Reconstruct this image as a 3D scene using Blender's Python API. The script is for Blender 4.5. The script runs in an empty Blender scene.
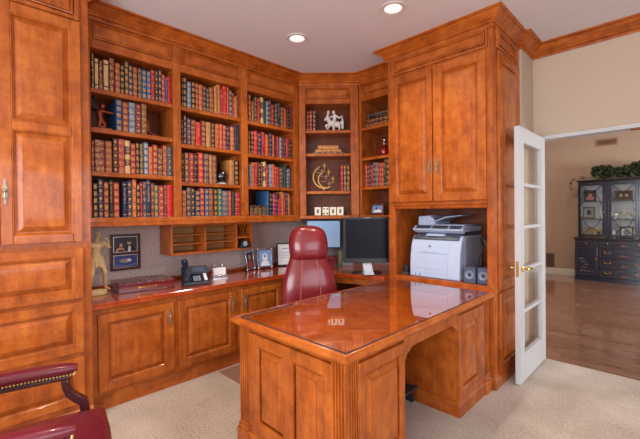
import bpy, bmesh, math, random
from mathutils import Vector, Matrix

scene = bpy.context.scene
COL = scene.collection
PI = math.pi
R = math.radians

# ------------------------------------------------------------------ camera
cam_data = bpy.data.cameras.new('camera')
cam = bpy.data.objects.new('camera', cam_data)
COL.objects.link(cam)
scene.camera = cam
EYE = 1.36
_yaw, _pitch, _roll = R(44.906), R(-0.4328), R(-0.5715)
_f = Vector((-math.sin(_yaw) * math.cos(_pitch), math.cos(_yaw) * math.cos(_pitch), math.sin(_pitch)))
_r = Vector((math.cos(_yaw), math.sin(_yaw), 0))
_u = _r.cross(_f)
_rr = math.cos(_roll) * _r + math.sin(_roll) * _u
_uu = -math.sin(_roll) * _r + math.cos(_roll) * _u
cam.matrix_world = Matrix(((_rr.x, _uu.x, -_f.x, 0), (_rr.y, _uu.y, -_f.y, 0), (_rr.z, _uu.z, -_f.z, EYE), (0, 0, 0, 1)))
cam_data.sensor_width = 36.0
cam_data.lens = 363.88 / 640 * 36.0
cam_data.shift_y = -3.753 / 640
cam_data.clip_start = 0.05

# ------------------------------------------------------------------ view, world, daylight
scene.view_settings.view_transform = 'Standard'
scene.view_settings.look = 'None'
scene.view_settings.gamma = 1.0
scene.view_settings.use_curve_mapping = False
scene.view_settings.exposure = 0.0

world = bpy.data.worlds.new('world')
scene.world = world
world.use_nodes = True
_bg = world.node_tree.nodes['Background']
_bg.inputs['Color'].default_value = (0.72, 0.82, 1.0, 1)
_bg.inputs['Strength'].default_value = 2.0


def area(name, loc, direction, sx, sy, watts, color):
    d = bpy.data.lights.new(name, 'AREA')
    d.shape = 'RECTANGLE'
    d.size, d.size_y = sx, sy
    d.energy = watts
    d.color = color
    o = bpy.data.objects.new(name, d)
    COL.objects.link(o)
    o.location = loc
    o.rotation_euler = Vector(direction).to_track_quat('-Z', 'Y').to_euler()
    return o


# daylight falling in through the room's two windows and the hall's window
area('window_daylight', (-0.2, -2.56, 1.55), (0, 1, 0), 3.2, 1.5, 175, (0.93, 0.96, 1.0))
area('window_daylight', (2.36, 0.6, 1.55), (-1, 0, 0), 2.8, 1.5, 44, (0.93, 0.96, 1.0))
area('window_daylight', (3.2, 6.3, 1.5), (-1, 0, 0), 2.0, 1.6, 190, (0.9, 0.95, 1.0))


HALL_WATTS = 30

# ------------------------------------------------------------------ node helpers
class NT:
    def __init__(self, name):
        self.mat = bpy.data.materials.new(name)
        self.mat.use_nodes = True
        self.t = self.mat.node_tree
        self.b = self.t.nodes['Principled BSDF']

    def n(self, kind, **kw):
        x = self.t.nodes.new(kind)
        for k, v in kw.items():
            setattr(x, k, v)
        return x

    def link(self, a, b):
        self.t.links.new(a, b)

    def put(self, sock, v):
        if isinstance(v, (int, float)):
            sock.default_value = v
        elif isinstance(v, (tuple, list)):
            sock.default_value = v if len(v) == len(sock.default_value) else (*v, 1)
        else:
            self.link(v, sock)

    def math(self, op, a, b=0.0, c=0.0):
        x = self.n('ShaderNodeMath', operation=op)
        self.put(x.inputs[0], a)
        self.put(x.inputs[1], b)
        self.put(x.inputs[2], c)
        return x.outputs[0]

    def mix(self, fac, a, b):
        x = self.n('ShaderNodeMix', data_type='RGBA')
        self.put(x.inputs[0], fac)
        self.put(x.inputs[6], a)
        self.put(x.inputs[7], b)
        return x.outputs[2]

    def coord(self, which='Object', scale=(1, 1, 1)):
        c = self.n('ShaderNodeTexCoord')
        m = self.n('ShaderNodeMapping')
        self.link(c.outputs[which], m.inputs['Vector'])
        m.inputs['Scale'].default_value = scale
        return m.outputs[0]

    def noise(self, vec, scale, detail=3.0, rough=0.5):
        x = self.n('ShaderNodeTexNoise')
        self.link(vec, x.inputs['Vector'])
        x.inputs['Scale'].default_value = scale
        x.inputs['Detail'].default_value = detail
        x.inputs['Roughness'].default_value = rough
        return x.outputs['Fac']

    def ramp(self, fac, stops):
        x = self.n('ShaderNodeValToRGB')
        self.put(x.inputs[0], fac)
        e = x.color_ramp.elements
        while len(e) < len(stops):
            e.new(0.5)
        for i, (p, c) in enumerate(stops):
            e[i].position = p
            e[i].color = (*c, 1)
        return x.outputs[0]

    def bump(self, h, strength=0.2, dist=0.002):
        x = self.n('ShaderNodeBump')
        self.put(x.inputs['Height'], h)
        x.inputs['Strength'].default_value = strength
        x.inputs['Distance'].default_value = dist
        self.link(x.outputs[0], self.b.inputs['Normal'])

    def set(self, **kw):
        for k, v in kw.items():
            self.put(self.b.inputs[k.replace('_', ' ')], v)


def lin(*c):
    """sRGB 0-255 to linear"""
    return tuple((x / 255 / 12.92) if x / 255 <= 0.04045 else ((x / 255 + 0.055) / 1.055) ** 2.4 for x in c)


MATS = {}


def plain(name, rgb, rough=0.5, metal=0.0, coat=0.0, speck=0.06, spec=0.5):
    """procedural material: base colour with a faint noise mottling"""
    if name in MATS:
        return MATS[name]
    m = NT(name)
    c = lin(*rgb)
    f = m.noise(m.coord('Object'), 35.0, 3.0)
    col = m.mix(f, tuple(x * (1 - speck) for x in c), tuple(min(1, x * (1 + speck)) for x in c))
    m.set(Base_Color=col, Roughness=rough, Metallic=metal, Coat_Weight=coat, Coat_Roughness=0.12)
    m.b.inputs['Specular IOR Level'].default_value = spec
    MATS[name] = m.mat
    return m.mat


def wood(name, dark, mid, light, stretch=(9, 9, 1.3), rough=0.38, coat=0.35):
    m = NT(name)
    v1 = m.coord('Object', stretch)
    v2 = m.coord('Object', (1, 1, 0.8))
    g = m.noise(v1, 3.2, 6.0, 0.62)
    bl = m.noise(v2, 10.0, 6.0, 0.68)
    f = m.math('ADD', m.math('MULTIPLY', g, 0.3), m.math('MULTIPLY', bl, 0.7))
    oi = m.n('ShaderNodeObjectInfo')
    f = m.math('ADD', f, m.math('MULTIPLY', m.math('SUBTRACT', oi.outputs['Random'], 0.5), 0.06))
    col = m.ramp(f, [(0.27, lin(*dark)), (0.5, lin(*mid)), (0.73, lin(*light))])
    m.set(Base_Color=col, Roughness=rough, Coat_Weight=coat, Coat_Roughness=0.08)
    m.b.inputs['Specular IOR Level'].default_value = 0.25
    m.bump(g, 0.04, 0.001)
    MATS[name] = m.mat
    return m.mat


WD = wood('maple_stain', (110, 46, 12), (173, 87, 28), (206, 119, 46))
WH = wood('maple_stain_across', (110, 46, 12), (173, 87, 28), (206, 119, 46), (1.3, 9, 9))
WT = wood('desk_top_veneer', (150, 50, 8), (206, 86, 20), (236, 126, 44), (2.2, 0.8, 4), 0.25, 0.7)
WC = wood('worktop_stain', (128, 44, 14), (170, 68, 26), (198, 94, 42), (5, 1, 5), 0.15, 0.8)
WB = wood('shaded_panel_wood', (76, 34, 14), (106, 50, 22), (130, 68, 32))  # darker wood colour stands in for shade inside the openings


def build_floor_mats():
    m = NT('beige_carpet')
    v = m.coord('Object')
    fine = m.noise(v, 75.0, 3.0, 0.7)
    big = m.noise(v, 2.2, 3.0)
    f = m.math('ADD', m.math('MULTIPLY', fine, 0.65), m.math('MULTIPLY', big, 0.45))
    m.set(Base_Color=m.ramp(f, [(0.36, lin(158, 142, 127)), (0.72, lin(224, 209, 194))]), Roughness=0.95)
    m.b.inputs['Specular IOR Level'].default_value = 0.1
    m.bump(m.noise(v, 90.0, 3.0), 0.7, 0.01)
    MATS['carpet'] = m.mat
    m = NT('hall_oak_boards')
    v = m.coord('Object', (1.2, 9, 9))
    g = m.noise(v, 2.6, 6.0, 0.6)
    oi = m.n('ShaderNodeObjectInfo')
    f = m.math('ADD', g, m.math('MULTIPLY', m.math('SUBTRACT', oi.outputs['Random'], 0.5), 0.16))
    m.set(Base_Color=m.ramp(f, [(0.25, lin(112, 78, 58)), (0.5, lin(142, 100, 76)), (0.75, lin(166, 124, 98))]), Roughness=0.16, Coat_Weight=0.5)
    MATS['boards'] = m.mat
    m = NT('taupe_grasscloth')
    v1 = m.coord('Object', (1, 90, 1))
    v2 = m.coord('Object', (90, 90, 1))
    w1 = m.noise(m.coord('Object', (30, 30, 260)), 1.0, 2.0)
    w2 = m.noise(m.coord('Object', (260, 260, 14)), 1.0, 2.0)
    f = m.math('ADD', m.math('MULTIPLY', w1, 0.6), m.math('MULTIPLY', w2, 0.4))
    m.set(Base_Color=m.ramp(f, [(0.3, lin(164, 144, 138)), (0.7, lin(206, 186, 180))]), Roughness=0.85)
    m.bump(f, 0.2, 0.001)
    MATS['grasscloth'] = m.mat
    for nm, c in (('plaster', (194, 173, 152)), ('ceiling_paint', (222, 216, 218)), ('hall_plaster', (182, 156, 134))):
        m = NT(nm)
        v = m.coord('Object')
        n1 = m.noise(v, 24.0, 4.0)
        cc = lin(*c)
        m.set(Base_Color=m.mix(n1, tuple(x * 0.96 for x in cc), tuple(min(1, x * 1.03) for x in cc)), Roughness=0.9)
        m.bump(n1, 0.08, 0.003)
        MATS[nm] = m.mat


build_floor_mats()
WHITE = plain('white_door_paint', (202, 202, 203), 0.35)
IVORY = plain('ivory_trim_paint', (214, 206, 194), 0.45)
BRASS = plain('polished_brass', (214, 166, 84), 0.22, 1.0)
PEWTER = plain('antique_pewter', (158, 148, 126), 0.35, 0.6)
CHROME = plain('chrome', (226, 228, 232), 0.12, 1.0)
SILVER = plain('silver_plate', (206, 210, 218), 0.2, 1.0)
BLACKP = plain('black_plastic', (30, 32, 38), 0.35)
DKGREY = plain('charcoal_plastic', (56, 58, 66), 0.45)
NAVYP = plain('dark_blue_plastic', (22, 30, 50), 0.35)
PAPER = plain('paper_pages', (226, 212, 182), 0.8)
WHITEP = plain('white_paper', (238, 238, 238), 0.7)
CREAMP = plain('cream_enamel', (238, 230, 206), 0.4)
GREYP = plain('printer_grey_plastic', (184, 200, 226), 0.4)
GREYD = plain('printer_dark_panel', (52, 60, 80), 0.3)
GREYS = plain('printer_side_plastic', (168, 176, 196), 0.45)
OXBLOOD = plain('oxblood_leather', (126, 28, 36), 0.3, coat=0.4, speck=0.18)
BURGUNDY = plain('burgundy_leather', (112, 22, 42), 0.32, coat=0.3, speck=0.12)
SEAM = plain('stitched_seam', (178, 92, 92), 0.5)
MAHOG = plain('dark_mahogany', (70, 24, 24), 0.3, coat=0.5, speck=0.2)
REDBOX = plain('red_lacquer', (112, 22, 28), 0.25, coat=0.5)
STONE = plain('tan_carved_stone', (206, 176, 128), 0.75, speck=0.22)
BRONZE = plain('red_bronze', (132, 62, 34), 0.35, 0.7, speck=0.25)
DKBRONZE = plain('dark_bronze', (56, 42, 40), 0.4, 0.5)
WHITECER = plain('white_ceramic', (228, 216, 208), 0.3, speck=0.08)
HUTCHP = plain('black_blue_lacquer', (26, 32, 50), 0.24, coat=0.6, speck=0.15)
HUTCHD = plain('hutch_dark_moulding', (34, 28, 30), 0.35, coat=0.3)
GILT = plain('gilt_paint', (112, 98, 72), 0.45, 0.3)
NAIL = plain('pale_brass_nails', (226, 196, 132), 0.3, 0.8)
GOLDM = plain('warm_gold_metal', (236, 190, 110), 0.3, 0.45)
IVYG = plain('ivy_leaf', (52, 62, 40), 0.6, speck=0.35)
VINE = plain('ivy_vine', (70, 56, 40), 0.8)


def glass_pane(name, tint=(0.95, 0.98, 0.97)):
    m = NT(name)
    fr = m.n('ShaderNodeFresnel')
    fr.inputs[0].default_value = 1.5
    tr = m.n('ShaderNodeBsdfTransparent')
    tr.inputs[0].default_value = (*tint, 1)
    gl = m.n('ShaderNodeBsdfGlossy')
    gl.inputs['Roughness'].default_value = 0.01
    gl.inputs['Color'].default_value = (1, 1, 1, 1)
    mx = m.n('ShaderNodeMixShader')
    geo = m.n('ShaderNodeNewGeometry')
    both = m.math('DIVIDE', m.math('MULTIPLY', fr.outputs[0], 2.0), m.math('ADD', fr.outputs[0], 1.0))   # front and rear surface of the sheet
    m.link(m.math('MULTIPLY', both, m.math('SUBTRACT', 1.0, geo.outputs['Backfacing'])), mx.inputs[0])
    m.link(tr.outputs[0], mx.inputs[1])
    m.link(gl.outputs[0], mx.inputs[2])
    out = m.t.nodes['Material Output']
    m.link(mx.outputs[0], out.inputs['Surface'])
    MATS[name] = m.mat
    return m.mat


PANE = glass_pane('clear_glass_pane')
DESKGLASS = glass_pane('desk_glass', (0.93, 0.97, 0.96))
GLASSEDGE = plain('green_glass_edge', (34, 62, 66), 0.1, coat=0.5)


def emit(name, rgb, strength):
    m = NT(name)
    m.set(Base_Color=lin(*rgb), Roughness=0.4)
    m.b.inputs['Emission Color'].default_value = (*lin(*rgb), 1)
    m.b.inputs['Emission Strength'].default_value = strength
    MATS[name] = m.mat
    return m.mat


# ------------------------------------------------------------------ mesh builder
class MB:
    def __init__(self):
        self.v, self.f, self.mi, self.cur = [], [], [], 0

    def add(self, vs, fs):
        o = len(self.v)
        self.v += [tuple(p) for p in vs]
        for q in fs:
            self.f.append(tuple(i + o for i in q))
            self.mi.append(self.cur)
        return self

    def box(self, x0, x1, y0, y1, z0, z1):
        return self.add([(x0, y0, z0), (x1, y0, z0), (x1, y1, z0), (x0, y1, z0), (x0, y0, z1), (x1, y0, z1), (x1, y1, z1), (x0, y1, z1)],
                        [(0, 3, 2, 1), (4, 5, 6, 7), (0, 1, 5, 4), (1, 2, 6, 5), (2, 3, 7, 6), (3, 0, 4, 7)])

    def loft(self, rings, cap0=True, cap1=True, closed=True):
        n = len(rings[0])
        vs = [p for r in rings for p in r]
        fs = []
        for i in range(len(rings) - 1):
            for j in range(n if closed else n - 1):
                k = (j + 1) % n
                fs.append((i * n + j, i * n + k, (i + 1) * n + k, (i + 1) * n + j))
        if cap0:
            fs.append(tuple(reversed(range(n))))
        if cap1:
            fs.append(tuple(range((len(rings) - 1) * n, len(rings) * n)))
        return self.add(vs, fs)

    def prism(self, poly, a0, a1, axis='z'):
        def P(p, a):
            return {'z': (p[0], p[1], a), 'y': (p[0], a, p[1]), 'x': (a, p[0], p[1])}[axis]
        return self.loft([[P(p, a0) for p in poly], [P(p, a1) for p in poly]])

    def lathe(self, prof, n=20, c=(0, 0, 0), axis='z'):
        rings = []
        for r, h in prof:
            ring = []
            for i in range(n):
                a = 2 * PI * i / n
                x, y = r * math.cos(a), r * math.sin(a)
                p = {'z': (x, y, h), 'y': (x, h, y), 'x': (h, x, y)}[axis]
                ring.append((p[0] + c[0], p[1] + c[1], p[2] + c[2]))
            rings.append(ring)
        return self.loft(rings)

    def tube(self, pts, r, n=8, caps=True):
        pts = [Vector(p) for p in pts]
        rs = r if isinstance(r, (list, tuple)) else [r] * len(pts)
        rings = []
        up = None
        for i, p in enumerate(pts):
            d = (pts[min(i + 1, len(pts) - 1)] - pts[max(i - 1, 0)])
            if d.length < 1e-9:
                d = Vector((0, 0, 1))
            d.normalize()
            if up is None:
                up = Vector((0, 0, 1)) if abs(d.z) < 0.9 else Vector((1, 0, 0))
            s = d.cross(up)
            if s.length < 1e-6:
                s = d.cross(Vector((0, 1, 0)))
            s.normalize()
            up = s.cross(d).normalized()
            rings.append([p + (s * math.cos(2 * PI * k / n) + up * math.sin(2 * PI * k / n)) * rs[i] for k in range(n)])
        return self.loft(rings, caps, caps)

    def ball(self, c, rx, ry=None, rz=None, n=12, m=8):
        ry = rx if ry is None else ry
        rz = rx if rz is None else rz
        rings = []
        for j in range(m + 1):
            t = PI * (0.02 + 0.96 * j / m) - PI / 2
            rings.append([(c[0] + rx * math.cos(t) * math.cos(2 * PI * i / n), c[1] + ry * math.cos(t) * math.sin(2 * PI * i / n), c[2] + rz * math.sin(t)) for i in range(n)])
        return self.loft(rings)

    def rpanel(self, x0, x1, z0, z1, y, prof=None, back=True):
        """raised panel filling an opening; front looks towards -y"""
        prof = prof or PANEL
        rings = []
        for ins, dy in prof:
            rings.append([(x0 + ins, y + dy, z0 + ins), (x1 - ins, y + dy, z0 + ins), (x1 - ins, y + dy, z1 - ins), (x0 + ins, y + dy, z1 - ins)])
        return self.loft(rings, False, True)

    def xf(self, M, start=0):
        self.v[start:] = [tuple(M @ Vector(p)) for p in self.v[start:]]
        return self

    def build(self, name, mat, parent=None, loc=None, rot=None, bevel=0.0, smooth=False, seg=2, angle=35):
        me = bpy.data.meshes.new(name)
        me.from_pydata(self.v, [], self.f)
        bm = bmesh.new()
        bm.from_mesh(me)
        bmesh.ops.recalc_face_normals(bm, faces=bm.faces)
        bm.to_mesh(me)
        bm.free()
        mats = mat if isinstance(mat, (list, tuple)) else [mat]
        for m in mats:
            me.materials.append(m)
        me.polygons.foreach_set('material_index', [min(i, len(mats) - 1) for i in self.mi])
        o = bpy.data.objects.new(name, me)
        COL.objects.link(o)
        if smooth:
            me.shade_smooth()
            me.set_sharp_from_angle(angle=R(angle))
        if bevel:
            b = o.modifiers.new('edge', 'BEVEL')
            b.width = bevel
            b.segments = seg
            b.limit_method = 'ANGLE'
            b.angle_limit = R(40)
            b.harden_normals = False
            if not smooth:
                me.shade_smooth()
                me.set_sharp_from_angle(angle=R(30))
        if parent:
            o.parent = parent
        if loc:
            o.location = loc
        if rot:
            o.rotation_euler = rot
        return o


PANEL = [(0.0, 0.0), (0.003, -0.001), (0.008, 0.004), (0.011, 0.008), (0.0115, 0.0193), (0.0180, 0.0193), (0.0185, 0.0165), (0.046, 0.001), (0.0465, -0.003), (0.050, -0.0035)]
PANEL_S = [(0.0, 0.0), (0.0005, 0.012), (0.005, 0.012), (0.0055, -0.004), (0.012, -0.006), (0.017, 0.002), (0.019, 0.013), (0.024, 0.013), (0.0245, 0.006)]


def B(*boxes):
    m = MB()
    for b in boxes:
        m.box(*b)
    return m


def tag(o, label, cat, group=None):
    o['label'] = label
    o['category'] = cat
    if group:
        o['group'] = group
    return o


def thing(name, label, cat, loc=(0, 0, 0), rotz=0.0, group=None):
    o = bpy.data.objects.new(name, None)
    o.empty_display_size = 0.05
    COL.objects.link(o)
    o.location = loc
    o.rotation_euler = (0, 0, rotz)
    return tag(o, label, cat, group)


def struct(o):
    o['kind'] = 'structure'
    return o


def remesh(o, voxel, smooth=4, factor=0.5):
    r = o.modifiers.new('merge', 'REMESH')
    r.mode = 'VOXEL'
    r.voxel_size = voxel
    r.use_smooth_shade = True
    s = o.modifiers.new('soften', 'SMOOTH')
    s.iterations = smooth
    s.factor = factor
    return o


def sweep(path, prof, closed=False):
    """profile [(out, z)] swept along a plan path; outward is to the right of travel. Returns rings, mitred."""
    n = len(path)
    rings = []
    for i, p in enumerate(path):
        p = Vector(p)
        d0 = (p - Vector(path[i - 1])).normalized() if i else None
        d1 = (Vector(path[i + 1]) - p).normalized() if i < n - 1 else None
        d0 = d0 or d1
        d1 = d1 or d0
        n0, n1 = Vector((d0.y, -d0.x)), Vector((d1.y, -d1.x))
        m = (n0 + n1)
        m = m / (1 + n0.dot(n1))
        rings.append([(p.x + m.x * o, p.y + m.y * o, z) for o, z in prof])
    return rings

# ================================================================== the setting
CEIL = 2.87
XA, YB, YC = -3.35, 3.48, 3.82          # wall behind the bookcase, wall behind the corner, wall with the doorway
XR, YF = 2.25, -2.45                    # walls behind the camera
HALL_Y = 9.05

fl = B((XA - 0.1, XR + 0.1, YF - 0.1, 3.83, -0.08, 0.0)).build('floor', MATS['carpet'])
struct(fl)
hf = B((-4.0, 3.1, 3.83, HALL_Y + 0.1, -0.08, -0.012)).build('floor_hall', MATS['boards'])
struct(hf)
random.seed(5)
row = 0
y = 3.83
PLANK_MESH = {}
while y < HALL_Y:
    x = -3.9 + random.random() * 0.8
    while x < 3.0:
        ln = random.choice((0.9, 1.2, 1.5, 1.8))
        vis = (x + ln > -0.45 * y + 0.2) and x < 0.35 * y
        if vis:
            if ln not in PLANK_MESH:
                p = B((0.0015, ln - 0.0015, 0.0015, 0.1285, -0.010, 0.0)).build('plank', MATS['boards'], hf, bevel=0.0012, seg=1)
                PLANK_MESH[ln] = p
            else:
                p = PLANK_MESH[ln].copy()
                COL.objects.link(p)
                p.parent = hf
            p.location = (x, y, 0)
        x += ln
    y += 0.13
    row += 1

struct(B((XA - 0.1, XR + 0.1, YF - 0.1, YC + 0.12, CEIL, CEIL + 0.08)).build('ceiling', MATS['ceiling_paint']))
struct(B((XA - 0.12, XA, YF - 0.12, YB, 0, CEIL)).build('wall_left', MATS['grasscloth']))
# wall behind the corner, its end stub and the return beside the doorway
struct(B((XA - 0.12, -0.985, YB, YC + 0.12, 0, CEIL)).build('wall_back', MATS['plaster']))
# grasscloth lining below the corner shelves
struct(B((XA, -1.962, YB - 0.006, YB, 0.0, 1.4)).build('wall_back_lining', MATS['grasscloth']))
OPX0, OPX1, OPZ = -0.940, 0.62, 2.03
struct(B((-0.985, OPX0, YC, YC + 0.12, 0, CEIL), (OPX1, XR + 0.1, YC, YC + 0.12, 0, CEIL),
         (OPX0, OPX1, YC, YC + 0.12, OPZ, CEIL)).build('wall_doorway', MATS['plaster']))
# doorway jamb and slim casing
trim = B((-0.980, -0.941, YC - 0.014, YC - 0.001, 0, OPZ + 0.012), (-0.941, OPX1 + 0.05, YC - 0.014, YC - 0.001, OPZ - 0.004, OPZ + 0.012),
         (-0.9395, -0.928, YC, YC + 0.13, 0, OPZ - 0.0165), (OPX1 - 0.012, OPX1, YC, YC + 0.13, 0, OPZ - 0.0165),
         (-0.9395, OPX1, YC, YC + 0.13, OPZ - 0.016, OPZ), (OPX1, OPX1 + 0.05, YC - 0.014, YC - 0.001, 0, OPZ - 0.004)).build('trim_1', WHITE, bevel=0.003)
struct(trim)
B((-0.30, -0.20, YC + 0.03, YC + 0.07, OPZ - 0.026, OPZ - 0.0165)).build('door_catch', BRONZE, trim, bevel=0.002)


def wall_with_window(name, horiz, fixed, a0, a1, w0, w1, z0, z1, out):
    lo, hi = (fixed, fixed + 0.12) if out > 0 else (fixed - 0.12, fixed)
    def bx(p0, p1, q0, q1):
        return (p0, p1, lo, hi, q0, q1) if horiz else (lo, hi, p0, p1, q0, q1)
    o = B(bx(a0, w0, 0, CEIL), bx(w1, a1, 0, CEIL), bx(w0, w1, 0, z0), bx(w0, w1, z1, CEIL)).build(name, MATS['plaster'])
    return struct(o)


wall_with_window('wall_front', True, YF, XA, XR, -1.8, 1.4, 0.8, 2.3, -1)
wall_with_window('wall_right', False, XR, YF, YC, -0.8, 2.0, 0.8, 2.3, 1)
for k, (horiz, fx, w0, w1) in enumerate(((True, YF - 0.06, -1.8, 1.4), (False, XR + 0.06, -0.8, 2.0))):
    def bx(p0, p1, q0, q1, t=0.02):
        return (p0, p1, fx - t, fx + t, q0, q1) if horiz else (fx - t, fx + t, p0, p1, q0, q1)
    m = MB()
    for p in (w0, w0 + (w1 - w0) / 3, w0 + 2 * (w1 - w0) / 3, w1 - 0.05):
        m.box(*bx(p, p + 0.05, 0.8, 2.3))
    for q in (0.8, 2.25):
        m.box(*bx(w0, w1, q, q + 0.05, 0.018))
    struct(m.build('window_%d' % (k + 1), WHITE))

# the hall beyond the doorway
struct(B((-4.0, 3.2, HALL_Y, HALL_Y + 0.1, 0, 3.3)).build('wall_hall_back', MATS['hall_plaster']))
struct(B((-4.1, -4.0, YC, HALL_Y + 0.1, 0, 3.3)).build('wall_hall_left', MATS['hall_plaster']))
struct(B((3.1, 3.2, YC, 5.3, 0, 3.3), (3.1, 3.2, 7.3, HALL_Y, 0, 3.3), (3.1, 3.2, 5.3, 7.3, 0, 0.7), (3.1, 3.2, 5.3, 7.3, 2.3, 3.3)).build('wall_hall_right', MATS['hall_plaster']))
struct(B((-4.0, 3.2, YC + 0.12, YC + 0.14, OPZ + 0.05, 3.3), (-4.0, -1.0, YC + 0.12, YC + 0.14, 0, OPZ + 0.05)).build('wall_hall_front', MATS['hall_plaster']))
struct(B((-4.1, 3.2, YC + 0.12, HALL_Y + 0.1, 3.3, 3.38)).build('ceiling_hall', MATS['ceiling_paint']))
bb = MB()
bb.loft([[(x, HALL_Y - o, z) for o, z in ((0.0, 0.0), (0.018, 0.0), (0.018, 0.10), (0.012, 0.115), (0.010, 0.135), (0.0, 0.14))] for x in (-4.0, 3.1)])
struct(bb.build('baseboard_hall', IVORY, smooth=True))


def vent(label, x0, x1, z0, z1, mat, n):
    t = thing('wall_vent', label, 'vent', ((x0 + x1) / 2, HALL_Y, z0))
    w = (x1 - x0) / 2
    h = z1 - z0
    fr = 0.03
    B((-w, w, -0.012, -0.001, 0, fr), (-w, w, -0.012, -0.001, h - fr, h), (-w, -w + fr, -0.012, -0.001, fr, h - fr), (w - fr, w, -0.012, -0.001, fr, h - fr)).build('frame', mat, t, bevel=0.002)
    B((-w + fr, w - fr, -0.003, -0.001, fr, h - fr)).build('backing', DKBRONZE, t)
    src = None
    for i in range(n):
        z = fr + (i + 0.5) * (h - 2 * fr) / n
        if src is None:
            s = MB()
            s.add([(-w + fr, -0.011, -0.004), (w - fr, -0.011, -0.004), (w - fr, -0.004, 0.006), (-w + fr, -0.004, 0.006),
                   (-w + fr, -0.009, -0.005), (w - fr, -0.009, -0.005), (w - fr, -0.003, 0.005), (-w + fr, -0.003, 0.005)],
                  [(0, 1, 2, 3), (7, 6, 5, 4), (0, 4, 5, 1), (2, 6, 7, 3)])
            src = s.build('slat', mat, t)
            o = src
        else:
            o = src.copy()
            COL.objects.link(o)
            o.parent = t
        o.location = (0, 0, z)


vent('tan metal air grille high on the hall wall above the ivy', -1.225, -0.886, 2.625, 2.765, plain('tan_grille', (150, 112, 84), 0.5), 5)
vent('brown return air grille low on the hall wall near the baseboard', -2.10, -1.943, 0.145, 0.445, plain('brown_grille', (112, 88, 74), 0.5), 12)

def hall_fill():  # unseen lamp, added to brighten the dim hall
    d = bpy.data.lights.new('hall_fill_lamp', 'AREA')
    d.shape = 'DISK'
    d.size = 0.4
    d.energy = HALL_WATTS
    d.color = (1.0, 0.80, 0.62)
    t = thing('hall_fill_lamp', 'added unseen round ceiling lamp brightening the hall', 'ceiling light', (-1.2, 6.9, 3.30))
    m = MB()
    m.lathe([(0.20, -0.001), (0.21, -0.02), (0.20, -0.04)], 24)
    m.build('rim', BRASS, t, smooth=True)
    o = bpy.data.objects.new('hall_fill_light', d)
    COL.objects.link(o)
    o.parent = t
    o.location = (0, 0, -0.06)


hall_fill()

# crown moulding: one mitred run, cut into the pieces that belong to each unit
CROWN_PATH = [(-2.76, -0.272), (-2.76, 0.632), (-3.0, 0.632), (-3.0, 2.69), (-2.53, 3.16), (-1.962, 3.16), (-1.962, 2.89), (-1.02, 2.89), (-1.02, 3.48), (-0.985, 3.48), (-0.985, 3.82), (XR, 3.82)]
CROWN_PROF = [(0.0, 2.762), (0.012, 2.762), (0.014, 2.772), (0.007, 2.776), (0.007, 2.786), (0.022, 2.791), (0.028, 2.800), (0.022, 2.806), (0.030, 2.813), (0.046, 2.822), (0.066, 2.835), (0.078, 2.845), (0.081, 2.850), (0.074, 2.854), (0.090, 2.856), (0.100, 2.862), (0.100, 2.8695), (0.0, 2.8695)]
CROWN_RINGS = sweep(CROWN_PATH, CROWN_PROF)


def crown(i0, i1, parent, inv=None, name='crown_moulding'):
    m = MB()
    for i in range(i0, i1):
        m.loft([CROWN_RINGS[i], CROWN_RINGS[i + 1]])
    if parent:
        bpy.context.view_layer.update()
        m.xf(parent.matrix_world.inverted())
    return m.build(name, WH, parent, smooth=True, angle=28)


struct(crown(8, 11, None, name='trim_2'))

# ------------------------------------------------------------------ French door, open against the cabinet end
dr = bpy.data.objects.new('door_1', None)
COL.objects.link(dr)
dr.location = (-0.91, 3.81, 0.008)
struct(dr)
dr['label'] = 'white French door of five stacked panes with brass lever handles, standing open'
W_, H_ = 0.73, 2.012
B((-0.02, 0.02, -W_, -W_ + 0.108, 0, H_)).build('stile', WHITE, dr, bevel=0.003)
B((-0.02, 0.02, -0.108, 0, 0, H_)).build('stile', WHITE, dr, bevel=0.003)
B((-0.02, 0.02, -W_ + 0.108, -0.108, 0, 0.215)).build('rail', WHITE, dr, bevel=0.003)
B((-0.02, 0.02, -W_ + 0.108, -0.108, 1.892, H_)).build('rail', WHITE, dr, bevel=0.003)
zc = [0.215, 0.551, 0.887, 1.223, 1.560, 1.892]
for i in range(1, 5):
    B((-0.018, 0.018, -W_ + 0.108, -0.108, zc[i] - 0.014, zc[i] + 0.014)).build('muntin', WHITE, dr, bevel=0.004)
for i in range(5):
    B((-0.003, 0.003, -W_ + 0.109, -0.109, zc[i] + (0.0145 if i else 0.001), zc[i + 1] - (0.0145 if i < 4 else 0.001))).build('pane', PANE, dr)
for s in (1, -1):
    h = MB()
    h.lathe([(0.026, s * 0.0205), (0.026, s * 0.026), (0.018, s * 0.030), (0.010, s * 0.034), (0.009, s * 0.060), (0.012, s * 0.066), (0.004, s * 0.070)], 16, (0, -W_ + 0.055, 0.90), 'x')
    h.tube([(s * 0.058, -W_ + 0.055, 0.90), (s * 0.060, -W_ + 0.09, 0.905), (s * 0.058, -W_ + 0.125, 0.898), (s * 0.056, -W_ + 0.16, 0.893), (s * 0.058, -W_ + 0.175, 0.898)], [0.010, 0.009, 0.0075, 0.007, 0.008], 8)
    h.build('lever_handle', BRASS, dr, smooth=True)
B((-0.010, 0.010, -W_ - 0.0012, -W_ + 0.001, 0.84, 0.96)).build('latch_plate', BRASS, dr)
for z in (0.25, 1.0, 1.78):
    h = MB()
    h.tube([(-0.024, -0.004, z - 0.045), (-0.024, -0.004, z + 0.045)], 0.006, 8)
    h.build('hinge', BRASS, dr, smooth=True)

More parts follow.
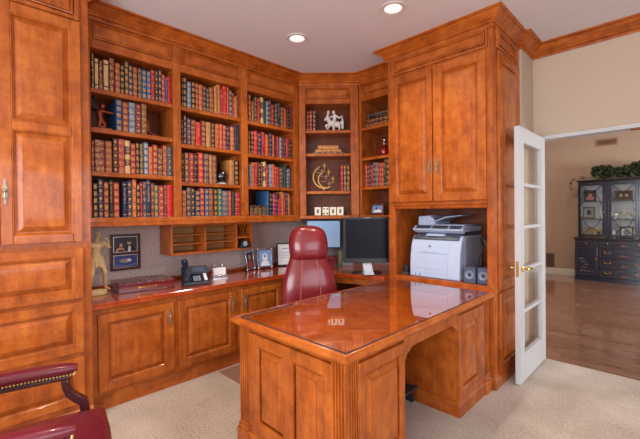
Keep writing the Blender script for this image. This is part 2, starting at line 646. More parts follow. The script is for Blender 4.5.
# ------------------------------------------------------------------ recessed ceiling lights
LAMP = emit('lamp_glow', (255, 246, 242), 0.75)
for lx, ly, lab in ((-2.351, 2.10, 'round recessed ceiling light over the bookcase end beside the corner shelves'), (-1.514, 2.305, 'round recessed ceiling light in front of the tall printer cabinet'),
                    (-1.62, 0.72, 'added unseen recessed light facing the near end of the wall bookcase'), (-1.62, -0.75, 'added unseen recessed light behind the leather armchair')):  # this pair is unseen, added to light the tower and bookcase
    t = thing('recessed_light', lab, 'ceiling light', (lx, ly, CEIL), 0, 'recessed ceiling lights')
    m = MB()
    m.lathe([(0.076, -0.001), (0.092, -0.001), (0.094, -0.004), (0.090, -0.009), (0.078, -0.006)], 32)
    m.build('trim_ring', IVORY, t, smooth=True)
    m = MB()
    m.lathe([(0.077, -0.0012), (0.077, -0.004), (0.055, -0.0075), (0.001, -0.009)], 28)
    m.build('lens', LAMP, t, smooth=True)
    d = bpy.data.lights.new('recessed_lamp', 'SPOT')
    d.energy = 42 if ly > 1 else 62
    d.color = (1.0, 0.87, 0.70)
    d.spot_size = R(130)
    d.spot_blend = 0.8
    d.shadow_soft_size = 0.06
    o = bpy.data.objects.new('recessed_lamp', d)
    COL.objects.link(o)
    o.location = (lx, ly, CEIL - 0.03)
    if t:
        bpy.context.view_layer.update()
        o.parent = t
        o.location = (0, 0, -0.03)

# ================================================================== cabinetry
def framed(name, parent, x0, x1, z0, z1, y=0.0, t=0.02, openings=None, sw=0.052, M=None, prof=None, mat=None):
    """frame-and-panel front looking to -y: one mesh for the frame, one child per raised panel"""
    mat = mat or WD
    openings = openings or [(x0 + sw, x1 - sw, z0 + sw, z1 - sw)]
    m = MB()
    xs = sorted({x0, x1} | {o[0] for o in openings} | {o[1] for o in openings})
    zs = sorted({z0, z1} | {o[2] for o in openings} | {o[3] for o in openings})
    # stiles run full height, rails sit between them
    cols = sorted({(o[0], o[1]) for o in openings})
    edge = x0
    for a, b in cols:
        m.box(edge, a, y - t, y, z0, z1)
        edge = b
    m.box(edge, x1, y - t, y, z0, z1)
    for a, b in cols:
        e = z0
        for o in sorted([o for o in openings if o[0] == a], key=lambda q: q[2]):
            m.box(a, b, y - t, y, e, o[2])
            e = o[3]
        m.box(a, b, y - t, y, e, z1)
    if M:
        m.xf(M)
    d = m.build(name, mat, parent, bevel=0.0035)
    for o in openings:
        p = MB().rpanel(o[0], o[1], o[2], o[3], y - t + 0.0012, prof)
        if M:
            p.xf(M)
        p.build('panel', mat, d, smooth=True, angle=15)
    return d


def pull(parent, x, z, y, L=0.13, M=None):
    """antique pendant pull on a slim back plate"""
    m = MB()
    n = 14
    out = []
    for i in range(n + 1):
        t = i / n
        w = 0.0045 + 0.006 * math.sin(PI * t) ** 2 * (1.0 + 0.5 * math.cos(6 * PI * t))
        out.append((w, z - L / 2 + L * t))
    poly = [(x + w, h) for w, h in out] + [(x - w, h) for w, h in reversed(out)]
    m.prism(poly, y - 0.005, y, 'y')
    m.ball((x, y - 0.014, z + 0.005), 0.011, 0.010, 0.011, 10, 6)
    m.tube([(x, y - 0.014, z), (x, y - 0.018, z - 0.03), (x, y - 0.014, z - 0.045)], [0.004, 0.006, 0.003], 6)
    if M:
        m.xf(M)
    return m.build('handle', PEWTER, parent, smooth=True)


def plinth_prof(h, o=0.018):
    return [(0.0, 0.0), (o, 0.0), (o, h - 0.028), (o - 0.006, h - 0.016), (o - 0.012, h - 0.010), (0.003, h), (0.0, h)]


def plinth(parent, path, h, o=0.018, name='plinth', world=True):
    m = MB()
    m.loft(sweep(path, plinth_prof(h, o)))
    if world:
        bpy.context.view_layer.update()
        m.xf(parent.matrix_world.inverted())
    return m.build(name, WH, parent, smooth=True, angle=25)


# ---- drawer tower at the near end of the wall
T = thing('drawer_tower', 'tall maple cabinet with two-panel doors above three wide drawers', 'cabinet', (-2.76, -0.272, 0), R(90))
B((0, 0.904, 0.0, 0.585, 0.10, 2.86)).build('carcass', WD, T, bevel=0.003)
for x0, x1, hx in ((0.05, 0.450, 0.422), (0.454, 0.854, 0.474)):
    o0, o1 = x0 + 0.055, x1 - 0.052
    d = framed('door', T, x0, x1, 1.193, 2.598, 0, 0.021, [(o0, o1, 1.247, 1.866), (o0, o1, 1.918, 2.540)])
    pull(d, hx, 1.50, -0.021, 0.145)
for z0, z1 in ((0.827, 1.150), (0.480, 0.803), (0.150, 0.449)):
    framed('drawer', T, 0.05, 0.854, z0, z1, 0, 0.021, sw=0.052)
framed('frieze', T, 0.05, 0.854, 2.61, 2.775, 0.0, 0.016, [(0.08, 0.824, 2.635, 2.75)], prof=PANEL_S)
plinth(T, [(-2.76, -0.272), (-2.76, 0.632)], 0.11)
crown(0, 2, T)

# ---- bookcase along the left wall
BK = thing('wall_bookcase', 'long maple wall bookcase of three bays filled with leather-bound books', 'bookcase', (-3.0, 0.632, 0), R(90))
POSTS = ((0.0, 0.065), (0.662, 0.728), (1.325, 1.395), (1.995, 2.058))
SHELF_Z = [[2.283, 1.997, 1.679], [2.28, 1.963, 1.638], [2.274, 1.952, 1.636]]
BAYS = [(POSTS[i][1], POSTS[i + 1][0]) for i in range(3)]
for a, b in POSTS:
    B((a, b, 0.0, 0.333, 1.342, 2.785)).build('post', WD, BK, bevel=0.006, seg=3)
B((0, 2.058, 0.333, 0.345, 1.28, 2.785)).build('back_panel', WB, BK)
B((0, 2.058, 0.0, 0.333, 1.305, 1.3415)).build('bottom_deck', WH, BK, bevel=0.003)
m = MB()
m.loft([[(u, -o, z) for o, z in ((-0.02, 1.272), (0.004, 1.272), (0.012, 1.278), (0.012, 1.292), (0.006, 1.298), (0.006, 1.305), (-0.02, 1.305))] for u in (0, 2.058)])
m.build('light_rail', WH, BK, smooth=True, angle=25)
for i, (a, b) in enumerate(BAYS):
    for z in SHELF_Z[i]:
        B((a + 0.001, b - 0.001, 0.012, 0.332, z - 0.034, z)).build('shelf', WH, BK, bevel=0.005, seg=3)
    framed('frieze', BK, a + 0.0005, b - 0.0005, 2.566, 2.785, 0.022, 0.02, [(a + 0.012, b - 0.012, 2.632, 2.762)], prof=PANEL_S, mat=WH)
    B((a + 0.001, b - 0.001, 0.023, 0.332, 2.566, 2.585)).build('bay_top', WD, BK)
B((0, 2.058, 0.0, 0.333, 2.7855, 2.86)).build('top_board', WD, BK)
crown(2, 3, BK)

# ---- diagonal corner shelves
CS = thing('corner_shelf_unit', 'narrow diagonal maple shelf unit filling the room corner', 'bookcase', (-3.0, 2.69, 0), R(45))
CW = 0.6647
CO = (0.076, 0.573)
B((0.001, CO[0], 0.0, 0.27, 1.332, 2.785)).build('post', WD, CS, bevel=0.005)
B((CO[1], CW - 0.001, 0.0, 0.27, 1.332, 2.785)).build('post', WD, CS, bevel=0.005)
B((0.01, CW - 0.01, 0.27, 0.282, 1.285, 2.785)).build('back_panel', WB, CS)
B((0.001, CW - 0.001, 0.001, 0.269, 1.295, 1.3315)).build('bottom_deck', WH, CS, bevel=0.004)
CSZ = (2.276, 2.020, 1.603)
for z in CSZ:
    B((CO[0] + 0.001, CO[1] - 0.001, 0.008, 0.269, z - 0.032, z)).build('shelf', WH, CS, bevel=0.004)
framed('frieze', CS, CO[0] + 0.0005, CO[1] - 0.0005, 2.566, 2.785, 0.022, 0.02, [(CO[0] + 0.012, CO[1] - 0.012, 2.620, 2.738)], prof=PANEL_S, mat=WH)
B((CO[0] + 0.001, CO[1] - 0.001, 0.023, 0.269, 2.566, 2.585)).build('top_deck', WD, CS)
B((0.03, CW - 0.03, 0.03, 0.27, 2.7855, 2.86)).build('top_board', WD, CS)
crown(3, 4, CS)

# ---- shelves between the corner and the printer cabinet
WG = thing('side_shelf_unit', 'maple open shelf unit between the corner shelves and the printer cabinet', 'bookcase', (-2.53, 3.16, 0), 0)
GW = 0.5665
GO = (0.030, 0.530)
B((0.002, GO[0], 0.0, 0.30, 1.332, 2.785)).build('post', WD, WG, bevel=0.005)
B((GO[1], GW, 0.0, 0.30, 1.332, 2.785)).build('post', WD, WG, bevel=0.005)
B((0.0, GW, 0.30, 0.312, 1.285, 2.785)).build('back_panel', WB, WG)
B((0.002, GW, 0.001, 0.299, 1.295, 1.3315)).build('bottom_deck', WH, WG, bevel=0.004)
GSZ = (2.289, 1.960, 1.640)
for z in GSZ:
    B((GO[0] + 0.001, GO[1] - 0.001, 0.008, 0.299, z - 0.032, z)).build('shelf', WH, WG, bevel=0.004)
framed('frieze', WG, GO[0] + 0.0005, GO[1] - 0.0005, 2.575, 2.785, 0.022, 0.02, [(GO[0] + 0.010, GO[1] - 0.012, 2.645, 2.752)], prof=PANEL_S, mat=WH)
B((GO[0] + 0.001, GO[1] - 0.001, 0.023, 0.299, 2.575, 2.595)).build('top_deck', WD, WG)
B((0.01, GW, 0.03, 0.30, 2.7855, 2.86)).build('top_board', WD, WG)
crown(4, 5, WG)

# ---- tall printer cabinet
PC = thing('printer_cabinet', 'tall maple cabinet with double doors over an open printer bay', 'cabinet', (-1.962, 2.89, 0), 0)
PW, PD = 0.942, 0.585
B((0, 0.022, 0.022, PD, 0.08, 2.86)).build('side_panel', WD, PC)
B((PW - 0.022, PW, 0.022, PD, 0.08, 2.86)).build('side_panel', WD, PC)
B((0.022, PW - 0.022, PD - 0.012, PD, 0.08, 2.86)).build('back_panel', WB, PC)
B((0, 0.071, 0.0, 0.022, 0.08, 2.86), (0.895, PW, 0.0, 0.022, 0.08, 2.86), (0.071, 0.895, 0.0, 0.022, 0.70, 0.780),
  (0.071, 0.895, 0.0, 0.022, 1.387, 1.46), (0.071, 0.895, 0.0, 0.022, 2.58, 2.86), (0.071, 0.895, 0.004, 0.022, 0.08, 0.70), (0.442, 0.473, 0.0, 0.022, 1.46, 2.58)).build('face_frame', WD, PC, bevel=0.003)
B((0.022, PW - 0.022, 0.023, PD - 0.013, 0.755, 0.780)).build('printer_shelf', WH, PC)
B((0.022, PW - 0.022, 0.023, PD - 0.013, 1.388, 1.41)).build('bay_ceiling', WD, PC)
B((0.0225, 0.071, 0.023, PD - 0.013, 0.781, 1.387)).build('bay_side', WD, PC)
B((0.895, PW - 0.0225, 0.023, PD - 0.013, 0.781, 1.387)).build('bay_side', WD, PC)
m = MB()
m.loft([[(u, -o, z) for o, z in ((-0.001, 1.392), (0.010, 1.392), (0.014, 1.400), (0.010, 1.412), (0.020, 1.422), (0.020, 1.436), (-0.001, 1.440))] for u in (0.06, 0.906)])
m.build('bay_moulding', WH, PC, smooth=True, angle=25)
d1 = framed('door', PC, 0.036, 0.4535, 1.452, 2.595, 0, 0.021, [(0.102, 0.408, 1.507, 2.530)])
pull(d1, 0.430, 1.752, -0.021, 0.145)
d2 = framed('door', PC, 0.4625, 0.898, 1.452, 2.595, 0, 0.021, [(0.530, 0.836, 1.507, 2.530)])
pull(d2, 0.498, 1.748, -0.021, 0.145)
framed('frieze', PC, 0.05, 0.91, 2.615, 2.775, 0, 0.016, [(0.068, 0.892, 2.640, 2.748)], prof=PANEL_S, mat=WH)
SIDE = Matrix.Translation((PW, 0, 0)) @ Matrix.Rotation(R(90), 4, 'Z')
framed('end_panel', PC, 0.09, 0.582, 0.752, 2.608, 0, 0.020, [(0.155, 0.53, 0.81, 2.545)], M=SIDE)
framed('end_panel', PC, 0.09, 0.582, 0.098, 0.722, 0, 0.020, [(0.155, 0.53, 0.155, 0.665)], M=SIDE)
framed('end_frieze', PC, 0.065, 0.582, 2.622, 2.775, 0, 0.016, [(0.085, 0.562, 2.642, 2.755)], M=SIDE, prof=PANEL_S)
plinth(PC, [(-1.05, 2.89), (-1.02, 2.89), (-1.02, 3.475)], 0.088, 0.020)
crown(5, 8, PC)
# cable grommet ring high on the bay side
m = MB()
m.lathe([(0.022, 0.0), (0.022, -0.003), (0.016, -0.003), (0.016, 0.0)], 16, (0.8948, 0.30, 1.19), 'x')
m.build('cable_grommet', BLACKP, PC, smooth=True)

# ---- base cabinets along the left wall
for i, (u0, u1, doors, lab) in enumerate((
        (0.0, 0.588, ((0.046, 0.568, 0.534),), 'low maple base cabinet with a single door beside the drawer tower'),
        (0.588, 1.70, ((0.608, 1.128, 1.094), (1.185, 1.660, 1.221)), 'low maple base cabinet with paired doors under the telephone'))):
    c = thing('base_cabinet', lab, 'cabinet', (-2.84, 0.632 + u0, 0), R(90), 'base cabinets under the worktop')
    w = u1 - u0
    B((0.0005, w - 0.0005, 0.0, 0.50, 0.115, 0.718)).build('carcass', WD, c, bevel=0.002)
    B((0.0005, w - 0.0005, 0.025, 0.045, 0.0, 0.1145)).build('toe_board', WH, c)
    for x0, x1, hx in doors:
        d = framed('door', c, x0 - u0, x1 - u0, 0.140, 0.677, 0, 0.020, sw=0.060)
        pull(d, hx - u0, 0.565, -0.020, 0.135)

# ---- continuous worktop with its diagonal corner
WK = thing('worktop', 'glossy red-brown wooden worktop running along the wall into the corner', 'worktop', (-2.79, 0.632, 0))
front = [(-2.79, 0.6335), (-2.79, 2.22), (-2.776, 2.29), (-2.74, 2.36), (-2.66, 2.455), (-2.56, 2.56), (-2.47, 2.635), (-2.36, 2.69), (-2.25, 2.725), (-2.10, 2.765), (-1.964, 2.806)]
back = [(-1.964, 3.472), (-3.346, 3.472), (-3.346, 0.6335)]
def offs(path, d):
    return [(p[0], p[1]) for p in [(r[0][0], r[0][1]) for r in sweep(path, [(-d, 0)])]]
rings = []
for d, z in ((0.006, 0.7195), (0.0, 0.724), (0.0, 0.738), (0.006, 0.743), (0.002, 0.748), (0.002, 0.754), (0.008, 0.760)):
    rings.append([(x, y, z) for x, y in offs(front, d) + back])
m = MB()
m.loft(rings)
m.xf(Matrix.Translation((2.79, -0.632, 0)))
m.build('top', WC, WK, smooth=True, angle=30)
B((-0.556, -0.538, 0.0, 2.83, 0.7605, 0.788)).build('backsplash', WC, WK, bevel=0.003)
rings = []
for d in (0.03, 0.05):
    rings.append(offs(front[3:], d))
m = MB()
lo = [(x, y, 0.655) for x, y in rings[0]]
m.loft([[(x, y, 0.662) for x, y in rings[0]], [(x, y, 0.719) for x, y in rings[0]], [(x, y, 0.719) for x, y in rings[1]], [(x, y, 0.662) for x, y in rings[1]], [(x, y, 0.662) for x, y in rings[0]]], False, False, closed=False)
m.xf(Matrix.Translation((2.79, -0.632, 0)))
m.build('apron', WH, WK, smooth=True, angle=40)
KB = thing('kneehole_panel', 'wooden panel closing the kneehole under the corner worktop, coloured dark for its shade', 'panel', (-3.0, 2.60, 0), R(45))
B((0.0, 0.95, 0.06, 0.08, 0.0, 0.71)).build('board', WB, KB, bevel=0.002)  # shade of the void under the worktop put into the board colour
B((0.0, 0.95, 0.05, 0.06, 0.0, 0.09)).build('skirting', WB, KB, bevel=0.002)

# ---- pigeonhole organiser hanging under the bookcase
PG = thing('pigeonhole_organiser', 'open maple pigeonhole organiser hanging below the bookcase', 'organiser', (-3.1, 1.303, 0), R(90))
gw, gz0, gz1, gd = 0.829, 1.004, 1.2715, 0.244
B((0, 0.016, 0, gd, gz0, gz1)).build('side_panel', WD, PG, bevel=0.002)
B((gw - 0.016, gw, 0, gd, gz0, gz1)).build('side_panel', WD, PG, bevel=0.002)
B((0.0165, gw - 0.0165, 0, gd, gz0, gz0 + 0.018)).build('bottom_board', WH, PG, bevel=0.002)
B((0.0165, gw - 0.0165, 0, gd, gz1 - 0.016, gz1)).build('top_board', WH, PG, bevel=0.002)
B((0.0165, gw - 0.0165, gd - 0.008, gd, gz0 + 0.0185, gz1 - 0.0165)).build('back_panel', plain('pale_maple_back', (186, 128, 74), 0.5, speck=0.15), PG)
for u in (0.311, 0.640):
    B((u, u + 0.016, 0.002, gd - 0.009, gz0 + 0.0185, gz1 - 0.0165)).build('divider', WD, PG, bevel=0.002)
for a, b in ((0.0165, 0.3105), (0.3275, 0.6395)):
    for z in (1.094, 1.172):
        B((a, b, 0.004, gd - 0.009, z, z + 0.007)).build('letter_shelf', WH, PG)
B((0.6565, gw - 0.0165, 0.002, gd - 0.009, 1.118, 1.132)).build('slot_floor', WH, PG, bevel=0.002)
for k in range(3):
    u = 0.690 + k * 0.036
    pts = []
    for i in range(9):
        t = i / 8
        pts.append((0.012 + 0.055 * math.sin(PI * t) ** 1.2, 1.1325 + 0.122 * t))
    poly = [(gd - 0.009, 1.1325)] + pts + [(gd - 0.009, 1.2545)]
    m = MB()
    m.prism(poly, u, u + 0.008, 'x')
    m.build('letter_divider', WD, PG)

# ---- executive desk reaching out from the printer cabinet
DK = thing('executive_desk', 'large maple pedestal desk with fluted corner posts and raised panels', 'desk', (-1.455, 2.02, 0))
TD = Matrix.Translation((1.455, -2.02, 0))


def dk(mb, name, mat=WD, bevel=0.002, smooth=False):
    mb.xf(TD)
    return mb.build(name, mat, DK, bevel=bevel, smooth=smooth)


dk(B((-1.872, -1.062, 1.215, 1.672, 0.02, 0.698)), 'pedestal')
dk(B((-1.872, -1.062, 2.335, 2.866, 0.02, 0.698)), 'pedestal')


def fluted(x0, x1, y, z0, z1, depth):
    """plan outline of a post face with three flutes, front towards -y at y"""
    pts = [(x1, y + depth), (x0, y + depth), (x0, y)]
    w = x1 - x0
    n = 4
    fw = w * 0.15
    for k in range(n):
        c = x0 + w * (0.17 + 0.22 * k)
        for i in range(7):
            a = PI * i / 6
            pts.append((c - fw / 2 * math.cos(a), y + 0.012 * math.sin(a)))
    pts.append((x1, y))
    return MB().prism(pts, z0, z1)


# corner posts on the end facing away from the cabinet, and on the long side
dk(fluted(-1.882, -1.784, 1.196, 0.137, 0.698, 0.08), 'post', bevel=0)
dk(fluted(-1.128, -1.047, 1.196, 0.137, 0.698, 0.02), 'post', bevel=0)
SD = Matrix.Translation((-1.046, 0, 0)) @ Matrix.Rotation(R(90), 4, 'Z')
dk(fluted(1.2165, 1.290, 0, 0.137, 0.698, 0.02).xf(SD), 'post', bevel=0)
dk(fluted(2.760, 2.860, 0, 0.137, 0.698, 0.02).xf(SD), 'post', bevel=0)
SL = Matrix.Translation((-1.884, 0, 0)) @ Matrix.Rotation(R(-90), 4, 'Z')
dk(fluted(-2.860, -2.760, 0, 0.137, 0.698, 0.02).xf(SL), 'post', bevel=0)
for (a, b, y, dep) in ((-1.890, -1.776, 1.176, 0.118), (-1.136, -1.038, 1.176, 0.122)):
    m = MB()
    m.box(a, b, y, y + dep, 0.0, 0.095)
    m.box(a + 0.006, b - 0.006, y + 0.006, y + dep, 0.095, 0.118)
    m.box(a + 0.012, b - 0.012, y + 0.012, y + dep, 0.118, 0.137)
    dk(m, 'post_block', bevel=0.004)
m = MB()
m.box(-1.075, -1.024, 2.752, 2.868, 0.0, 0.095)
m.box(-1.075, -1.030, 2.758, 2.864, 0.095, 0.118)
m.box(-1.075, -1.036, 2.760, 2.862, 0.118, 0.137)
dk(m, 'post_block', bevel=0.004)


def dk_framed(name, x0, x1, z0, z1, y, t, ops, M=None):
    MM = TD @ M if M else TD
    return framed(name, DK, x0, x1, z0, z1, y, t, ops, M=MM)


dk_framed('end_frame', -1.783, -1.129, 0.10, 0.672, 1.2145, 0.020, [(-1.708, -1.476, 0.168, 0.608), (-1.414, -1.180, 0.168, 0.608)])
SD0 = Matrix.Translation((-1.0615, 0, 0)) @ Matrix.Rotation(R(90), 4, 'Z')
dk_framed('side_frame', 1.2915, 1.672, 0.10, 0.672, 0, 0.020, [(1.330, 1.640, 0.168, 0.612)], SD0)
dk_framed('side_frame', 2.335, 2.758, 0.10, 0.672, 0, 0.020, [(2.385, 2.650, 0.168, 0.606)], SD0)
# base mouldings
m = MB()
m.loft(sweep([(-1.776, 1.203), (-1.136, 1.203)], plinth_prof(0.105, 0.016)))
dk(m, 'base_moulding', WH, 0)
m = MB()
m.loft(sweep([(-1.05, 1.30), (-1.05, 1.672), (-1.872, 1.672)], plinth_prof(0.105, 0.016)))
dk(m, 'base_moulding', WH, 0)
m = MB()
m.loft(sweep([(-1.872, 2.335), (-1.05, 2.335), (-1.05, 2.752)], plinth_prof(0.105, 0.012)))
dk(m, 'base_moulding', WH, 0)
# shaped apron over the kneehole, both long sides
out = [(1.6725, 0.698), (1.6725, 0.575), (1.684, 0.566), (1.692, 0.580), (1.706, 0.600), (1.735, 0.610), (1.745, 0.622), (1.78, 0.628), (2.22, 0.628), (2.255, 0.622), (2.268, 0.608), (2.295, 0.600), (2.312, 0.580), (2.320, 0.566), (2.3345, 0.575), (2.3345, 0.698)]
dk(MB().prism(out, -1.066, -1.048, 'x'), 'apron')
dk(B((-1.884, -1.866, 1.6725, 2.3345, 0.60, 0.698)), 'apron')
# moulded top
rings = []
for d, z in ((0.030, 0.6985), (0.024, 0.702), (0.022, 0.708), (0.008, 0.713), (0.001, 0.720), (0.0, 0.728), (0.004, 0.735), (0.012, 0.739), (0.014, 0.744), (0.022, 0.7495)):
    rings.append([(-1.918 + d, 1.150 + d, z), (-1.000 - d, 1.150 + d, z), (-1.000 - d, 2.888, z), (-1.918 + d, 2.888, z)])
m = MB()
m.loft(rings, True, True)
m.mi[-1] = 1
dk(m, 'top', [WH, WT], 0, True)
m = B((-1.845, -1.026, 1.180, 2.805, 0.7498, 0.7568))
m.mi = [0, 0, 1, 1, 1, 1]
dk(m, 'glass_top', [DESKGLASS, GLASSEDGE], 0.0)

# ================================================================== books
LEATHER = {
    'black': (34, 30, 30), 'navy': (34, 46, 76), 'blue': (44, 84, 128), 'steel': (92, 108, 132), 'slate': (70, 74, 70),
    'teal': (34, 84, 100), 'forest': (44, 56, 44), 'green': (48, 118, 78), 'olive': (78, 72, 44), 'cream': (214, 182, 124),
    'tan': (184, 120, 66), 'orange': (190, 82, 44), 'russet': (140, 62, 42), 'brown': (108, 66, 52), 'umber': (66, 38, 34),
    'maroon': (110, 36, 40), 'crimson': (164, 36, 50), 'red': (170, 44, 40), 'scarlet': (206, 38, 42), 'magenta': (162, 44, 96),
}
COLOR_WORD = {'steel': 'steel blue', 'forest': 'dark green', 'slate': 'grey-green', 'russet': 'reddish brown', 'umber': 'very dark brown',
              'scarlet': 'bright red', 'orange': 'orange-brown', 'cream': 'cream', 'navy': 'navy blue', 'teal': 'teal blue', 'olive': 'olive brown'}
PATTERN_WORD = {0: 'thin gilt lines', 1: 'dense gilt tooling', 2: 'black bands', 3: 'gilt title', 4: 'gilt medallions', 5: 'gilt panels', 6: 'plain spine', 7: 'black title panels'}
BOOKMAT = {}


def book_mat(col, pat):
    if (col, pat) in BOOKMAT:
        return BOOKMAT[(col, pat)]
    m = NT('book_%s_%d' % (col, pat))
    base = lin(*LEATHER[col])
    gold = lin(210, 152, 84) if col != 'steel' else lin(206, 196, 176)
    ink = lin(38, 30, 28)
    tc = m.n('ShaderNodeTexCoord')
    sep = m.n('ShaderNodeSeparateXYZ')
    m.link(tc.outputs['Generated'], sep.inputs[0])
    X, Y, Z = sep.outputs[0], sep.outputs[1], sep.outputs[2]
    objn = m.n('ShaderNodeObjectInfo').outputs['Random']
    def fr(k):
        return m.math('FRACT', m.math('MULTIPLY', Z, k))
    def near(v, c, w):      # 1 where |v-c| < w
        return m.math('LESS_THAN', m.math('ABSOLUTE', m.math('SUBTRACT', v, c)), w)
    def mul(*a):
        r = a[0]
        for q in a[1:]:
            r = m.math('MULTIPLY', r, q)
        return r
    def mx(a, b):
        return m.math('MAXIMUM', a, b)
    inside = near(X, 0.5, 0.36)
    spine = m.math('LESS_THAN', Y, 0.09)
    vec = m.coord('Object', (1, 1, 1))
    addv = m.n('ShaderNodeVectorMath', operation='ADD')
    m.link(vec, addv.inputs[0])
    comb = m.n('ShaderNodeCombineXYZ')
    m.link(m.math('MULTIPLY', objn, 9.0), comb.inputs[0])
    m.link(comb.outputs[0], addv.inputs[1])
    tex = m.math('GREATER_THAN', m.noise(addv.outputs[0], 130.0, 2.0, 0.6), 0.52)
    over = gold
    if pat == 0:
        mask = mx(near(fr(5.0), 0.5, 0.045), mul(near(Z, 0.7, 0.07), near(X, 0.5, 0.28), tex))
    elif pat == 1:
        mask = mx(mul(inside, tex, near(fr(5.0), 0.5, 0.42)), near(fr(5.0), 0.5, 0.03))
    elif pat == 2:
        mask = mx(mx(near(Z, 0.14, 0.022), near(Z, 0.86, 0.022)), mx(near(X, 0.0, 0.10), near(X, 1.0, 0.10)))
        over = ink
    elif pat == 3:
        mask = mx(mul(near(Z, 0.62, 0.22), near(X, 0.5, 0.17), tex), mx(near(Z, 0.08, 0.010), near(Z, 0.93, 0.010)))
    elif pat == 4:
        dx = m.math('MULTIPLY', m.math('SUBTRACT', X, 0.5), 0.9)
        dz = m.math('SUBTRACT', fr(5.0), 0.5)
        rr = m.math('ADD', m.math('MULTIPLY', dx, dx), m.math('MULTIPLY', dz, dz))
        mask = mx(mul(m.math('LESS_THAN', rr, 0.075), mx(tex, m.math('LESS_THAN', rr, 0.03))), near(fr(5.0), 0.02, 0.02))
    elif pat == 5:
        box = mul(near(X, 0.5, 0.33), near(fr(5.0), 0.5, 0.30))
        mask = mul(box, m.math('MAXIMUM', tex, 0.5))
    elif pat == 7:
        mask = mx(near(Z, 0.33, 0.10), near(Z, 0.70, 0.13))
        mask = m.math('SUBTRACT', mask, mul(mask, near(X, 0.5, 0.3), tex, 0.8))
        over = ink
    else:
        mask = mul(near(Z, 0.5, 0.008), 0.5)
    mask = m.math('MINIMUM', mul(mask, spine, 0.92), 1.0)
    lea = m.noise(vec, 60.0, 3.0)
    basec = m.mix(lea, tuple(x * 0.8 for x in base), tuple(min(1, x * 1.2) for x in base))
    m.set(Base_Color=m.mix(mask, basec, over), Roughness=0.42)
    if over is gold:
        m.set(Metallic=m.math('MULTIPLY', mask, 0.25))
    BOOKMAT[(col, pat)] = m.mat
    return m.mat


def book(label, w, h, dep, mat, loc, rotz, group, cover_t=0.0028, tilt=None, flat=False):
    """origin: bottom middle of the spine; spine looks to -y; raised bands across a rounded back"""
    t = thing('book', label, 'book', loc, rotz, group)
    m = MB()
    rb = min(0.006, w * 0.25)
    def section(z, extra=0.0):
        pts = []
        for i in range(7):
            a = PI * i / 6
            pts.append((-w / 2 * math.cos(a), rb * (1 - math.sin(a)) - extra * math.sin(a), z))
        return pts
    outer = []
    zs = [0.0, 0.004]
    for k in range(1, 5):
        zc_ = h * k / 5
        zs += [zc_ - 0.004, zc_ - 0.002, zc_ + 0.002, zc_ + 0.004]
    zs += [h - 0.004, h]
    rings = []
    for i, z in enumerate(zs):
        e = 0.0015 if (2 <= i < len(zs) - 2 and (i - 2) % 4 in (1, 2)) else 0.0
        f = section(z, e)
        rings.append(f + [(w / 2, dep, z), (w / 2 - cover_t, dep, z), (w / 2 - cover_t, rb + 0.003, z), (-w / 2 + cover_t, rb + 0.003, z), (-w / 2 + cover_t, dep, z), (-w / 2, dep, z)])
    m.loft(rings)
    c = m.build('cover', mat, t, smooth=True, angle=50)
    p = B((-w / 2 + cover_t + 0.0002, w / 2 - cover_t - 0.0002, rb + 0.004, dep - 0.004, 0.003, h - 0.004)).build('page_block', PAPER, t)
    if tilt:
        t.rotation_euler = tilt
    return t


ORD = ['first', 'second', 'third', 'fourth', 'fifth', 'sixth', 'seventh', 'eighth', 'ninth', 'tenth', 'eleventh', 'twelfth', 'thirteenth',
       'fourteenth', 'fifteenth', 'sixteenth', 'seventeenth', 'eighteenth', 'nineteenth', 'twentieth']
BAY_WORD = ['bay beside drawer tower', 'middle bay', 'bay beside corner shelves']
ROW_WORD = ['top shelf', 'second shelf', 'third shelf', 'bottom shelf']
